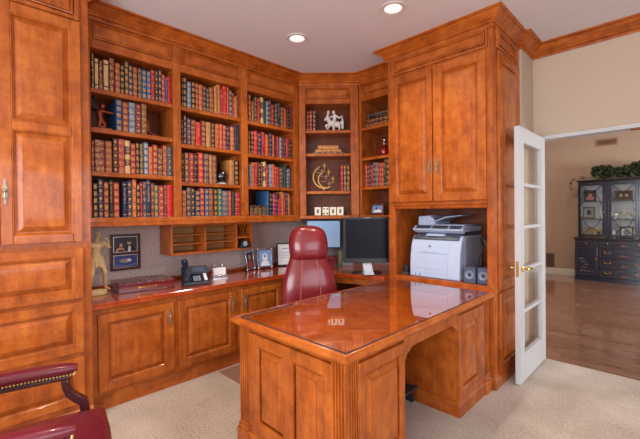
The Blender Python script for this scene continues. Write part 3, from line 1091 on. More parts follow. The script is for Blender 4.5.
# (bay, shelf, [(offset mm, width mm, height mm, leather, spine pattern)])
BOOK_ROWS = [
    (0, 0, [(13, 20, 254, 'black', 1), (34, 27, 221, 'cream', 2), (62, 28, 214, 'maroon', 1), (91, 39, 228, 'cream', 2), (131, 39, 255, 'maroon', 1), (171, 39, 228, 'russet', 1), (211, 28, 226, 'black', 5), (240, 29, 258, 'olive', 5), (270, 32, 239, 'navy', 5), (303, 33, 232, 'russet', 1), (337, 32, 231, 'forest', 1), (370, 35, 227, 'blue', 5), (406, 34, 228, 'blue', 5), (441, 30, 248, 'red', 3), (472, 29, 254, 'black', 4), (502, 26, 262, 'navy', 5), (529, 28, 233, 'red', 1), (558, 17, 212, 'blue', 3), (576, 29, 227, 'scarlet', 6)]),
    (0, 1, [(172, 44, 240, 'blue', 5), (217, 43, 229, 'russet', 5), (261, 49, 235, 'steel', 1), (311, 44, 235, 'maroon', 4), (356, 41, 242, 'brown', 1)]),
    (0, 2, [(10, 13, 226, 'maroon', 1), (24, 70, 234, 'maroon', 1), (96, 48, 233, 'russet', 1), (148, 37, 258, 'umber', 4), (186, 46, 260, 'crimson', 1), (233, 38, 254, 'cream', 7), (273, 38, 236, 'crimson', 5), (313, 26, 248, 'umber', 5), (342, 25, 240, 'olive', 1), (370, 37, 256, 'steel', 5), (408, 34, 227, 'orange', 1), (444, 38, 247, 'red', 5), (483, 41, 226, 'forest', 1), (525, 34, 253, 'red', 1), (561, 38, 250, 'teal', 4)]),
    (0, 3, [(12, 32, 253, 'black', 5), (46, 36, 284, 'navy', 4), (84, 35, 264, 'russet', 5), (122, 26, 277, 'forest', 3), (150, 42, 262, 'red', 5), (216, 31, 271, 'navy', 3), (248, 34, 281, 'navy', 4), (284, 32, 293, 'orange', 1), (317, 24, 260, 'black', 5), (344, 19, 277, 'crimson', 3), (365, 26, 280, 'navy', 1), (392, 36, 293, 'navy', 3), (431, 26, 270, 'russet', 0), (458, 29, 259, 'green', 5), (489, 45, 255, 'crimson', 4), (537, 22, 263, 'brown', 3), (560, 45, 265, 'scarlet', 6)]),
    (1, 0, [(24, 12, 258, 'black', 5), (37, 33, 264, 'black', 5), (74, 35, 229, 'steel', 1), (110, 36, 238, 'black', 5), (147, 33, 237, 'russet', 5), (181, 37, 230, 'orange', 1), (219, 31, 229, 'navy', 5), (251, 26, 215, 'forest', 5), (280, 47, 230, 'russet', 1), (330, 29, 240, 'tan', 1), (361, 34, 274, 'tan', 3), (396, 22, 244, 'crimson', 0), (419, 40, 276, 'scarlet', 3), (460, 20, 275, 'orange', 0), (481, 34, 251, 'teal', 5), (518, 21, 229, 'red', 3), (540, 27, 202, 'tan', 0), (568, 24, 230, 'maroon', 3)]),
    (1, 1, [(16, 18, 220, 'black', 0), (38, 21, 251, 'umber', 5), (62, 40, 230, 'navy', 4), (103, 47, 224, 'maroon', 1), (151, 45, 213, 'scarlet', 3), (200, 42, 231, 'maroon', 5), (245, 46, 228, 'tan', 1), (292, 41, 232, 'black', 4), (336, 44, 226, 'orange', 0), (381, 29, 232, 'orange', 1), (411, 38, 228, 'crimson', 5), (453, 34, 224, 'navy', 0), (492, 44, 227, 'orange', 5), (540, 28, 248, 'navy', 6), (569, 25, 258, 'black', 6)]),
    (1, 2, [(17, 19, 250, 'umber', 0), (43, 36, 254, 'brown', 5), (84, 43, 256, 'crimson', 4), (130, 36, 254, 'black', 0), (169, 47, 269, 'scarlet', 5), (219, 52, 265, 'navy', 1), (273, 27, 260, 'tan', 0), (303, 44, 257, 'brown', 1), (484, 47, 234, 'tan', 6), (535, 42, 233, 'black', 5)]),
    (1, 3, [(14, 39, 225, 'russet', 1), (57, 39, 249, 'navy', 1), (97, 36, 251, 'black', 4), (135, 43, 229, 'navy', 5), (180, 42, 251, 'crimson', 5), (227, 35, 247, 'blue', 5), (263, 48, 252, 'maroon', 1), (317, 36, 250, 'umber', 5), (358, 39, 252, 'green', 5), (400, 65, 235, 'blue', 1), (468, 31, 234, 'orange', 0), (503, 33, 231, 'forest', 2), (539, 53, 224, 'crimson', 0)]),
    (2, 0, [(33, 31, 265, 'russet', 5), (71, 28, 210, 'russet', 1), (104, 35, 259, 'forest', 1), (141, 33, 248, 'crimson', 3), (182, 32, 266, 'cream', 7), (216, 24, 254, 'forest', 6), (247, 30, 243, 'steel', 5), (278, 35, 259, 'navy', 5), (320, 32, 225, 'crimson', 0), (359, 33, 238, 'forest', 5), (395, 39, 255, 'navy', 3), (438, 45, 221, 'brown', 5), (488, 37, 215, 'orange', 6), (533, 38, 219, 'black', 0), (572, 28, 256, 'maroon', 6)]),
    (2, 1, [(27, 21, 227, 'maroon', 1), (56, 32, 233, 'black', 5), (96, 42, 239, 'scarlet', 0), (146, 43, 226, 'navy', 0), (190, 40, 241, 'crimson', 3), (235, 39, 220, 'orange', 0), (286, 34, 242, 'navy', 0), (327, 23, 230, 'orange', 3), (353, 21, 208, 'black', 6), (378, 36, 221, 'red', 6), (417, 33, 217, 'steel', 5), (457, 22, 218, 'maroon', 6), (480, 27, 221, 'navy', 0), (512, 36, 222, 'red', 6), (555, 41, 210, 'black', 0)]),
    (2, 2, [(37, 24, 215, 'steel', 3), (62, 33, 235, 'orange', 1), (98, 38, 242, 'crimson', 3), (140, 36, 242, 'black', 4), (180, 17, 236, 'brown', 0), (203, 30, 252, 'cream', 7), (239, 33, 225, 'crimson', 0), (280, 39, 237, 'steel', 1), (322, 29, 241, 'orange', 1), (355, 23, 222, 'red', 0), (379, 38, 216, 'red', 6), (424, 50, 215, 'slate', 0), (479, 34, 255, 'forest', 6), (518, 20, 204, 'steel', 0), (539, 25, 210, 'blue', 0)]),
    (2, 3, [(243, 29, 250, 'blue', 6), (283, 34, 231, 'black', 0), (322, 40, 224, 'magenta', 0), (363, 30, 220, 'navy', 0), (396, 19, 167, 'scarlet', 6), (417, 22, 204, 'crimson', 0), (441, 22, 249, 'tan', 6), (466, 32, 241, 'crimson', 3), (501, 23, 250, 'black', 0), (525, 25, 234, 'tan', 0), (552, 19, 207, 'maroon', 0)]),
]

SHELF_TOP = [[2.283, 1.997, 1.679, 1.3415], [2.28, 1.963, 1.638, 1.3415], [2.274, 1.952, 1.636, 1.3415]]
random.seed(11)
for bay, row, items in BOOK_ROWS:
    bw = BAYS[bay][1] - BAYS[bay][0]
    y0 = 0.632 + BAYS[bay][0]
    limit = bw * 1000 - 2.5
    # shrink a row that would run past its post
    over_ = items[-1][0] + items[-1][1] - limit
    for k, (u, w, h, col, pat) in enumerate(items):
        if over_ > 0:
            sc = limit / (limit + over_)
            u, w = u * sc, w * sc
        u = max(u, 2.5)
        lab = '%s book, %s, %s from tower end, %s, %s' % (COLOR_WORD.get(col, col), PATTERN_WORD[pat], ORD[k], ROW_WORD[row], BAY_WORD[bay])
        w_ = w / 1000 - 0.0008
        dep = min(0.245, 0.15 + random.random() * 0.05 + h / 1000 * 0.12)
        book(lab, w_, h / 1000, dep, book_mat(col, pat), (-3.028 - random.random() * 0.008, y0 + u / 1000 + w / 2000, SHELF_TOP[bay][row]), R(90), 'leather-bound books in the wall bookcase')

# the set of small dark volumes standing in front of the big blue book
for k in range(4):
    book('small black gilt volume, %s from tower end of low set, in bottom shelf' % ORD[k], 0.0515, 0.082, 0.10, book_mat('black', 1),
         (-3.03, 2.027 + 0.032 + 0.026 + k * 0.0525, 1.3415), R(90), 'small black volumes on the bottom shelf')
for k in range(3):
    w = (0.068, 0.06, 0.058)[k]
    t = book('small dark volume lying flat on the low black set, %s from tower end' % ORD[k], 0.02, w, 0.09, book_mat('black', 0),
             (-3.035, 2.027 + 0.040 + k * 0.062, 1.3415 + 0.0935), 0, 'small black volumes on the bottom shelf', tilt=(R(-90), 0, R(90)))
    t.rotation_euler = (0, R(90), R(90))

# ---- corner shelf books
def on_corner(u, d, z):
    c = math.sqrt(0.5)
    return (-3.0 + (u - d) * c, 2.69 + (u + d) * c, z)

for k, (u, w, h, col, pat, lab) in enumerate((
        (0.098, 0.034, 0.232, 'maroon', 0, 'maroon book with thin gilt lines, beside the post, top shelf of corner shelves'),
        (0.134, 0.034, 0.232, 'crimson', 0, 'crimson book standing between maroon and dark green books, top corner shelf'),
        (0.172, 0.032, 0.232, 'forest', 5, 'dark green book with gilt panels, last before the white sculpture, top corner shelf'))):
    book(lab, w - 0.001, h, 0.16, book_mat(col, pat), on_corner(u, 0.06, CSZ[0]), R(45), 'books on the corner shelves')
for k, (u, w, h, col, pat, lab) in enumerate((
        (0.478, 0.032, 0.292, 'crimson', 0, 'crimson book beside the gold crescent candelabra on the corner shelf'),
        (0.513, 0.032, 0.292, 'olive', 1, 'olive brown book between crimson and black books on the corner shelf'),
        (0.550, 0.036, 0.296, 'black', 1, 'black book with gilt tooling against the right post of corner shelf'))):
    book(lab, w - 0.001, h, 0.17, book_mat(col, pat), on_corner(u, 0.06, CSZ[2]), R(45), 'books on the corner shelves')
for k, (w, h, z, col, lab) in enumerate((
        (0.34, 0.022, 0.0, 'slate', 'wide grey book lying flat, lowest of the stack on the corner shelf'),
        (0.29, 0.030, 0.0225, 'tan', 'tan book lying flat in the middle of the corner shelf stack'),
        (0.23, 0.044, 0.053, 'tan', 'thick gilt book lying flat on top of the corner shelf stack'))):
    t = book(lab, h, w, 0.17, book_mat(col, 1), on_corner(0.325 - w / 2, 0.055, CSZ[1] + z + h / 2), 0, 'books lying flat on the corner shelves')
    t.rotation_euler = (0, R(90), R(45))

# ---- side shelf books
xs = [(-2.487, 0.031, 0.245, 'crimson', 5), (-2.455, 0.028, 0.24, 'maroon', 0), (-2.427, 0.020, 0.25, 'navy', 0), (-2.406, 0.030, 0.24, 'crimson', 3), (-2.375, 0.024, 0.27, 'black', 5),
      (-2.350, 0.028, 0.26, 'steel', 0), (-2.321, 0.026, 0.255, 'red', 0), (-2.294, 0.026, 0.25, 'crimson', 1), (-2.267, 0.026, 0.25, 'red', 5), (-2.240, 0.032, 0.285, 'forest', 3), (-2.207, 0.034, 0.285, 'black', 5), (-2.172, 0.03, 0.27, 'maroon', 0)]
for k, (x, w, h, col, pat) in enumerate(xs):
    book('%s book, %s, %s from the corner, in the side shelf unit' % (COLOR_WORD.get(col, col), PATTERN_WORD[pat], ORD[k]), w - 0.001, h, 0.17, book_mat(col, pat), (x + w / 2, 3.205, GSZ[2]), 0, 'books on the side shelf unit')
z = GSZ[0]
for k, (dx, h, w, col, pat, lab) in enumerate((
        (0.0, 0.050, 0.30, 'maroon', 1, 'thick maroon book lying flat, lowest of the side shelf stack'),
        (0.02, 0.045, 0.285, 'umber', 1, 'dark brown book lying flat, second of the side shelf stack'),
        (0.03, 0.026, 0.28, 'black', 3, 'black book lying flat, third up in the side shelf stack'),
        (0.035, 0.026, 0.275, 'slate', 3, 'grey book lying flat on top of the side shelf stack'))):
    t = book(lab, h, w, 0.18, book_mat(col, pat), (-2.487 + dx, 3.215, z + h / 2), 0, 'books lying flat on the side shelf unit')
    t.rotation_euler = (0, R(90), 0)
    z += h + 0.0006

# ================================================================== things on the shelves and worktop
CT = 0.7605      # worktop surface


def capsule(m, a, b, ra, rb, n=10):
    """tapered limb with round ends"""
    a, b = Vector(a), Vector(b)
    d = (b - a)
    L = max(d.length, 1e-6)
    d.normalize()
    pts, rs = [], []
    for k in range(4):
        t = (1 - math.cos(PI / 2 * k / 3))
        s = math.sin(PI / 2 * k / 3)
        pts.append(a - d * ra * (1 - t))
        rs.append(max(ra * s, 0.0006))
    for k in range(4):
        t = math.sin(PI / 2 * k / 3)
        pts.append(b + d * rb * t)
        rs.append(max(rb * math.cos(PI / 2 * k / 3), 0.0006))
    m.tube(pts, rs, n)


def print_on(parent, name, polys, mats, y):
    """flat printed picture: thin coloured shapes laid one over another, facing -y"""
    m = MB()
    for k, (poly, mi) in enumerate(polys):
        m.cur = mi
        yy = y - 0.0004 * (k + 1)
        m.add([(p[0], yy, p[1]) for p in poly], [tuple(range(len(poly)))])
    o = m.build(name, mats, parent)
    # every face must look to -y
    for p in o.data.polygons:
        if p.normal.y > 0:
            p.flip()
    return o


def rect(x0, x1, z0, z1):
    return [(x0, z0), (x1, z0), (x1, z1), (x0, z1)]


def oval(cx, cz, rx, rz, n=14):
    return [(cx + rx * math.cos(2 * PI * i / n), cz + rz * math.sin(2 * PI * i / n)) for i in range(n)]


def frame_boxes(m, x0, x1, z0, z1, fw, y0, y1):
    m.box(x0, x1, y0, y1, z0, z0 + fw)
    m.box(x0, x1, y0, y1, z1 - fw, z1)
    m.box(x0, x0 + fw, y0, y1, z0 + fw, z1 - fw)
    m.box(x1 - fw, x1, y0, y1, z0 + fw, z1 - fw)


P_DARK = plain('print_charcoal', (44, 42, 50), 0.5)
P_SKIN = plain('print_skin', (206, 150, 120), 0.5)
P_HAIR = plain('print_hair', (48, 30, 26), 0.5)
P_WHITE = plain('print_white', (236, 234, 236), 0.5)
P_BLACK = plain('print_black', (20, 20, 24), 0.5)
P_BLUE = plain('print_deep_blue', (52, 62, 128), 0.4)
P_CYAN = plain('print_light_blue', (120, 160, 210), 0.4)
P_TAN = plain('print_tan', (172, 140, 104), 0.5)
P_GREEN = plain('print_green', (74, 140, 96), 0.5)
P_RED = plain('print_red', (190, 60, 56), 0.5)
P_GREY = plain('print_grey', (150, 154, 166), 0.5)
P_PINK = plain('print_pink', (206, 120, 140), 0.5)

# ---- statue beside the tower
st = thing('stone_statue', 'tan carved figure statue, one arm raised to the head, beside the drawer tower', 'statue', (-3.14, 0.752, CT), R(100))
m = MB()
# facing -y, standing with weight on one leg
hipL, hipR = (-0.024, 0.0, 0.262), (0.024, 0.0, 0.268)
kneeL, kneeR = (-0.042, -0.016, 0.150), (0.048, -0.026, 0.160)
footL, footR = (-0.050, 0.004, 0.040), (0.066, 0.010, 0.042)
for hip, knee, foot, toe in ((hipL, kneeL, footL, (-0.058, -0.034, 0.030)), (hipR, kneeR, footR, (0.080, -0.026, 0.032))):
    capsule(m, hip, knee, 0.026, 0.017)
    mid = tuple(k * 0.65 + f * 0.35 for k, f in zip(knee, foot))
    capsule(m, knee, (mid[0], mid[1] + 0.006, mid[2]), 0.016, 0.0155)
    capsule(m, (mid[0], mid[1] + 0.006, mid[2]), foot, 0.0155, 0.0095)
    capsule(m, foot, toe, 0.010, 0.008)
capsule(m, (-0.010, 0.0, 0.268), (0.010, 0.0, 0.268), 0.036, 0.036)
capsule(m, (-0.006, 0.0, 0.285), (-0.006, 0.0, 0.330), 0.034, 0.031)
capsule(m, (-0.028, 0.0, 0.372), (0.024, 0.0, 0.372), 0.031, 0.031)
capsule(m, (-0.006, 0.0, 0.325), (-0.003, 0.0, 0.370), 0.032, 0.037)
for sx in (-1, 1):
    m.ball((sx * 0.020 - 0.002, -0.026, 0.368), 0.019, 0.011, 0.015)
capsule(m, (0.0, 0, 0.398), (0.006, -0.004, 0.424), 0.012, 0.012)
m.ball((0.010, -0.008, 0.446), 0.0165, 0.020, 0.0235)
m.ball((0.010, 0.002, 0.455), 0.020, 0.021, 0.019)
m.ball((0.010, -0.028, 0.443), 0.0035, 0.005, 0.006)
for k in range(7):
    aa = 2 * PI * k / 7
    m.ball((0.010 + 0.016 * math.cos(aa), 0.002 + 0.016 * math.sin(aa), 0.464), 0.008, 0.008, 0.008, 8, 5)
capsule(m, (0.050, 0.0, 0.386), (0.086, -0.006, 0.352), 0.0175, 0.0145)
capsule(m, (0.086, -0.006, 0.352), (0.074, -0.022, 0.412), 0.0125, 0.009)
capsule(m, (0.074, -0.022, 0.412), (0.050, -0.024, 0.424), 0.0095, 0.008)
capsule(m, (-0.058, 0.0, 0.384), (-0.084, 0.010, 0.312), 0.0165, 0.013)
capsule(m, (-0.084, 0.010, 0.312), (-0.072, -0.018, 0.250), 0.0125, 0.009)
m.ball((-0.070, -0.022, 0.238), 0.010, 0.010, 0.014)
for k in range(9):
    aa = -1.5 + k * 0.375
    capsule(m, (0.036 * math.sin(aa), -0.030 * math.cos(aa), 0.276), (0.046 * math.sin(aa), -0.036 * math.cos(aa), 0.218 - 0.012 * (k % 2)), 0.008, 0.0075, 6)
capsule(m, (-0.058, 0.020, 0.170), (-0.060, 0.022, 0.03), 0.012, 0.020)
m.ball((0, 0, 0.018), 0.075, 0.046, 0.022)
remesh(m.build('figure', STONE, st, smooth=True), 0.0028, 1)
m = MB()
m.prism([(0.078 * math.cos(a) * (1.0 + 0.06 * math.sin(5 * a)), 0.055 * math.sin(a)) for a in [2 * PI * i / 20 for i in range(20)]], 0.0, 0.026)
m.build('base', STONE, st, bevel=0.004)

# ---- double photograph frame on the wall
wf = thing('double_photo_frame', 'dark frame holding a couple photograph above a blue picture, leaning at wall', 'picture frame', (XA + 0.001, 1.017, 0.895), R(90))
m = MB()
frame_boxes(m, -0.1175, 0.1175, 0.0, 0.303, 0.016, -0.018, -0.001)
m.box(-0.1015, 0.1015, -0.018, -0.001, 0.132, 0.146)
m.build('frame', MAHOG, wf, bevel=0.003)
B((-0.1014, 0.1014, -0.006, -0.0015, 0.0165, 0.1315), (-0.1014, 0.1014, -0.006, -0.0015, 0.1465, 0.2865)).build('mat_board', P_DARK, wf)
m = MB()
frame_boxes(m, -0.095, 0.095, 0.150, 0.283, 0.006, -0.010, -0.006)
frame_boxes(m, -0.095, 0.095, 0.020, 0.129, 0.006, -0.010, -0.006)
m.build('inner_trim', SILVER, wf)
polys = [(rect(-0.089, 0.089, 0.156, 0.277), 0),
         ([(-0.075, 0.156), (-0.005, 0.156), (-0.012, 0.178), (-0.03, 0.195), (-0.05, 0.195), (-0.070, 0.178)], 1),
         ([(-0.062, 0.156), (-0.012, 0.156), (-0.018, 0.172), (-0.055, 0.172)], 2),
         (oval(-0.037, 0.212, 0.019, 0.026), 4), (oval(-0.036, 0.210, 0.012, 0.017), 1),
         ([(-0.012, 0.156), (0.075, 0.156), (0.066, 0.196), (0.040, 0.210), (0.016, 0.206), (0.0, 0.188)], 2),
         ([(0.018, 0.156), (0.038, 0.156), (0.040, 0.200), (0.022, 0.200)], 3),
         (oval(0.028, 0.232, 0.016, 0.022), 1), (oval(0.028, 0.246, 0.015, 0.011), 4)]
print_on(wf, 'couple_photograph', polys, [P_DARK, P_SKIN, P_BLACK, P_WHITE, P_HAIR], -0.0065)
polys = [(rect(-0.089, 0.089, 0.026, 0.123), 0), (oval(0.0, 0.078, 0.050, 0.018), 1), (oval(-0.014, 0.078, 0.030, 0.014), 2), (oval(0.026, 0.083, 0.014, 0.012), 3),
         ([(-0.085, 0.045), (0.0, 0.036), (0.085, 0.05), (0.085, 0.046), (0.0, 0.031), (-0.085, 0.041)], 1)]
print_on(wf, 'blue_picture', polys, [P_BLUE, P_CYAN, P_TAN, P_WHITE], -0.0065)

# ---- chequered red box on the worktop
bx_ = thing('chequered_box', 'flat red lacquered box with chequered lid and brass handle', 'box', (-2.995, 1.068, CT), R(84))
B((-0.205, 0.205, 0.0, 0.29, 0.004, 0.058)).build('body', REDBOX, bx_, bevel=0.003)
B((-0.210, 0.210, -0.005, 0.295, 0.0, 0.006)).build('foot', MAHOG, bx_, bevel=0.002)
B((-0.210, 0.210, -0.005, 0.295, 0.0585, 0.068)).build('lid', REDBOX, bx_, bevel=0.003)
tile = [None, None]
TL = [plain('dark_red_tile', (92, 22, 28), 0.15, coat=0.6), plain('pale_grey_tile', (118, 84, 84), 0.15, coat=0.6)]
for i in range(10):
    for j in range(7):
        k = (i + j) % 2
        if tile[k] is None:
            mm = MB()
            mm.loft([[(-0.0185 + d, -0.0185 + d, z), (0.0185 - d, -0.0185 + d, z), (0.0185 - d, 0.0185 - d, z), (-0.0185 + d, 0.0185 - d, z)] for d, z in ((0, 0), (0, 0.002), (0.005, 0.006))])
            o = tile[k] = mm.build('tile', TL[k], bx_)
        else:
            o = tile[k].copy()
            COL.objects.link(o)
            o.parent = bx_
        o.location = (-0.1755 + i * 0.039, 0.028 + j * 0.039, 0.068)
m = MB()
m.tube([(-0.055, -0.001, 0.034), (-0.055, -0.014, 0.034), (-0.045, -0.018, 0.034), (0.045, -0.018, 0.034), (0.055, -0.014, 0.034), (0.055, -0.001, 0.034)], 0.0045, 8)
m.box(-0.065, 0.065, -0.003, 0.0, 0.027, 0.041)
m.build('handle', BRASS, bx_, smooth=True)

# ---- desk telephone
ph = thing('desk_telephone', 'dark blue-black office telephone with handset and key pad', 'telephone', (-3.02, 1.475, CT), R(72))
m = MB()
side = [(-0.105, 0.0), (-0.10, 0.022), (0.03, 0.075), (0.075, 0.135), (0.088, 0.135), (0.092, 0.0)]
m.prism(side, -0.105, 0.115, 'x')
m.build('body', NAVYP, ph, bevel=0.006)
hs = MB()
hp = []
for i in range(9):
    t = i / 8
    y_ = -0.09 + 0.175 * t
    z_ = 0.055 + 0.125 * t
    hp.append((y_, z_ + 0.016 * math.sin(PI * t)))
rings = []
for i, (y_, z_) in enumerate(hp):
    t = i / 8
    th = 0.013 + 0.010 * (abs(t - 0.5) * 2) ** 3
    wv = 0.024 + 0.005 * (abs(t - 0.5) * 2) ** 2
    rings.append([(-0.075 + wv * math.cos(a), y_ + th * 0.7 * math.sin(a), z_ + th * math.sin(a)) for a in [2 * PI * k / 12 for k in range(12)]])
hs.loft(rings)
capsule(hs, (-0.075, -0.082, 0.052), (-0.075, -0.074, 0.044), 0.026, 0.024)
capsule(hs, (-0.075, 0.082, 0.178), (-0.075, 0.095, 0.160), 0.026, 0.024)
hs.build('handset', NAVYP, ph, smooth=True)
SL_ = math.atan2(0.053, 0.13)
def face_pt(x, s):      # a point on the sloping key face
    return (x, -0.10 + s * math.cos(SL_), 0.0225 + s * math.sin(SL_))
key = None
KEYM = plain('phone_key_grey', (170, 176, 186), 0.4)
for i in range(4):
    for j in range(3):
        if key is None:
            key = B((-0.008, 0.008, -0.005, 0.005, 0, 0.005)).build('key', KEYM, ph, bevel=0.0015)
            o = key
        else:
            o = key.copy()
            COL.objects.link(o)
            o.parent = ph
        o.location = face_pt(-0.012 + j * 0.022, 0.028 + i * 0.020)
        o.rotation_euler = (SL_, 0, 0)
o = B((-0.013, 0.013, -0.055, 0.055, 0, 0.002)).build('speed_dial_card', WHITEP, ph)
o.location = face_pt(0.082, 0.078)
o.rotation_euler = (SL_, 0, 0)
s2 = math.atan2(0.06, 0.045)
o = B((-0.045, 0.055, -0.022, 0.022, 0, 0.003)).build('display', plain('phone_display', (70, 84, 104), 0.15), ph, bevel=0.001)
o.location = (0.03, 0.052, 0.106)
o.rotation_euler = (s2, 0, 0)
m = MB()
cpts = []
for i in range(90):
    t = i / 89
    base = Vector((-0.105, -0.06, 0.008)).lerp(Vector((-0.02, -0.135, 0.008)), t) + Vector((-0.035 * math.sin(PI * t), -0.035 * math.sin(PI * t), 0))
    a = t * 2 * PI * 15
    cpts.append((base.x + 0.005 * math.cos(a), base.y, base.z + 0.005 * math.sin(a)))
m.tube(cpts, 0.0024, 5)
m.build('coiled_cord', BLACKP, ph, smooth=True)

# ---- card holder with cards
ch = thing('business_card_holder', 'small silver card holder filled with white cards', 'card holder', (-3.13, 1.775, CT), R(76))
m = MB()
m.prism([(-0.030, 0.0), (0.040, 0.0), (0.040, 0.03), (0.034, 0.03), (0.030, 0.010), (-0.022, 0.010), (-0.026, 0.026), (-0.032, 0.026)], -0.070, 0.070, 'x')
m.build('tray', SILVER, ch, bevel=0.002)
for k in range(6):
    o = B((-0.058, 0.058, 0.0, 0.0016, 0.0, 0.076)).build('card', WHITEP, ch)
    o.location = (0, -0.016 + k * 0.006, 0.0105)
    o.rotation_euler = (R(-12), 0, 0)
m = MB()
for s in (-0.035, 0.035):
    m.tube([(s, 0.036, 0.03), (s, 0.037, 0.10), (s + 0.004, 0.037, 0.112)], 0.0022, 6)
    m.ball((s + 0.004, 0.037, 0.114), 0.005, None, None, 8, 5)
m.build('pen_posts', CHROME, ch, smooth=True)


# ---- silver photo frames and the certificate frame
def silver_frame(label, loc, rot, w, h, polys, mats, fm=SILVER, fw=0.016, ornate=True, lean=R(-8), pname='photograph'):
    t = thing('photo_frame', label, 'picture frame', loc, rot)
    m = MB()
    frame_boxes(m, -w / 2, w / 2, 0, h, fw, -0.012, 0.0)
    if ornate:
        for x in (-w / 2 + fw / 2, w / 2 - fw / 2):
            for z in (fw / 2, h - fw / 2):
                m.ball((x, -0.012, z), 0.011, 0.008, 0.011, 10, 6)
        for x in (-w / 2 + 0.012, w / 2 - 0.012):
            m.ball((x, -0.004, -0.006), 0.008, 0.008, 0.008, 8, 5)
        m.ball((0, -0.008, h + 0.006), 0.018, 0.006, 0.010, 10, 6)
    f = m.build('frame', fm, t, bevel=0.002)
    B((-w / 2 + 0.004, w / 2 - 0.004, 0.0, 0.006, 0.004, h - 0.004)).build('backboard', P_DARK, t)
    print_on(t, pname, [(rect(-w / 2 + fw, w / 2 - fw, fw, h - fw), 0)] + polys, mats, -0.001)
    s = MB()
    s.prism([(0.006, h * 0.62), (0.008, h * 0.62), (h * 0.42, 0.0 - 0.002), (h * 0.40, -0.002)], -0.012, 0.012, 'x')
    s.build('easel_leg', P_DARK, t)
    # lean back about the lower front edge
    t.rotation_euler = (lean, 0, rot)
    return t


silver_frame('silver photo frame with a dark portrait, standing beside a matching frame', (-3.225, 2.195, CT + 0.016), R(112), 0.150, 0.190,
             [(oval(0.0, 0.125, 0.020, 0.028), 1), ([(-0.04, 0.018), (0.045, 0.018), (0.032, 0.085), (0.0, 0.10), (-0.03, 0.085)], 2)], [P_DARK, P_SKIN, P_RED])
silver_frame('silver photo frame with a pale blue portrait, between dark portrait and office chair', (-3.195, 2.362, CT + 0.016), R(68), 0.165, 0.205,
             [(oval(0.0, 0.115, 0.030, 0.040), 1), (oval(0.0, 0.125, 0.015, 0.020), 2), ([(-0.05, 0.02), (0.05, 0.02), (0.03, 0.075), (-0.03, 0.075)], 3)], [P_CYAN, P_WHITE, P_GREY, P_WHITE])
silver_frame('thin black frame holding a white printed page, beside the office chair', (-3.21, 2.66, CT + 0.004), R(62), 0.200, 0.255,
             [(rect(-0.05, 0.05, 0.15, 0.156), 1), (rect(-0.06, 0.06, 0.13, 0.134), 1), (rect(-0.06, 0.06, 0.11, 0.114), 1), (rect(-0.06, 0.06, 0.09, 0.094), 1), (rect(-0.04, 0.04, 0.19, 0.20), 1)],
             [WHITEP, P_GREY], P_BLACK, 0.012, False, pname='printed_page')
o = silver_frame('small brown picture frame with a blue photograph on the side shelf unit', (-2.365, 3.255, 1.3325), R(-8), 0.200, 0.128,
                 [([(-0.06, 0.03), (0.06, 0.03), (0.05, 0.06), (-0.02, 0.072)], 1), (oval(-0.015, 0.072, 0.02, 0.016), 2), (oval(0.035, 0.066, 0.012, 0.014), 3)], [P_CYAN, P_WHITE, P_BLUE, P_TAN],
                 plain('brown_frame', (96, 52, 34), 0.3, coat=0.4), 0.022, False, R(-10))

# ---- black tape dispenser in the organiser slot
td = thing('tape_dispenser', 'black tape dispenser in the lower slot of the organiser', 'tape dispenser', (-3.06, 2.031, 1.0225), R(90))
m = MB()
m.prism([(-0.055, 0.0), (0.060, 0.0), (0.060, 0.022), (0.030, 0.035), (0.022, 0.065), (-0.008, 0.078), (-0.035, 0.066), (-0.046, 0.035)], 0.0, 0.05, 'y')
m.build('body', BLACKP, td, bevel=0.004)
m = MB()
m.lathe([(0.010, -0.002), (0.026, -0.002), (0.026, 0.0), (0.010, 0.0)], 18, (-0.010, 0.0, 0.042), 'y')
m.build('tape_roll', P_GREY, td, smooth=True)

# ---- figures holding up the books on the second shelf
fg = thing('winged_bookend', 'dark bronze winged cherub figure pushing against the blue book', 'figurine', (-3.075, 0.776, 1.997), R(84))
m = MB()
capsule(m, (0.0, 0, 0.075), (-0.010, 0, 0.130), 0.022, 0.026)
capsule(m, (-0.010, 0, 0.130), (0.022, -0.004, 0.138), 0.018, 0.014)
m.ball((0.012, -0.002, 0.178), 0.022, 0.022, 0.025)
capsule(m, (0.01, -0.012, 0.138), (0.082, -0.012, 0.132), 0.011, 0.007)
capsule(m, (0.01, 0.012, 0.138), (0.082, 0.012, 0.132), 0.011, 0.007)
capsule(m, (0.0, 0, 0.075), (0.028, 0, 0.045), 0.020, 0.013)
capsule(m, (0.028, 0, 0.045), (0.018, 0, 0.012), 0.012, 0.010)
capsule(m, (-0.004, 0, 0.070), (-0.010, 0, 0.030), 0.019, 0.012)
capsule(m, (-0.010, 0, 0.030), (0.035, 0, 0.012), 0.011, 0.009)
remesh(m.build('body', BRONZE, fg, smooth=True), 0.0035, 3)
m = MB()
for s in (-1, 1):
    for k in range(5):
        a = R(105 + 16 * k)
        L = 0.105 - 0.008 * k
        capsule(m, (-0.022, s * 0.016, 0.145), (-0.022 + L * math.cos(a) * 0.8, s * (0.020 + 0.006 * k), 0.135 + L * math.sin(a)), 0.007, 0.009, 6)
m.build('wings', DKBRONZE, fg, smooth=True)
m = MB()
m.box(-0.05, 0.07, -0.035, 0.035, 0, 0.014)
m.build('base', BRONZE, fg, bevel=0.003)

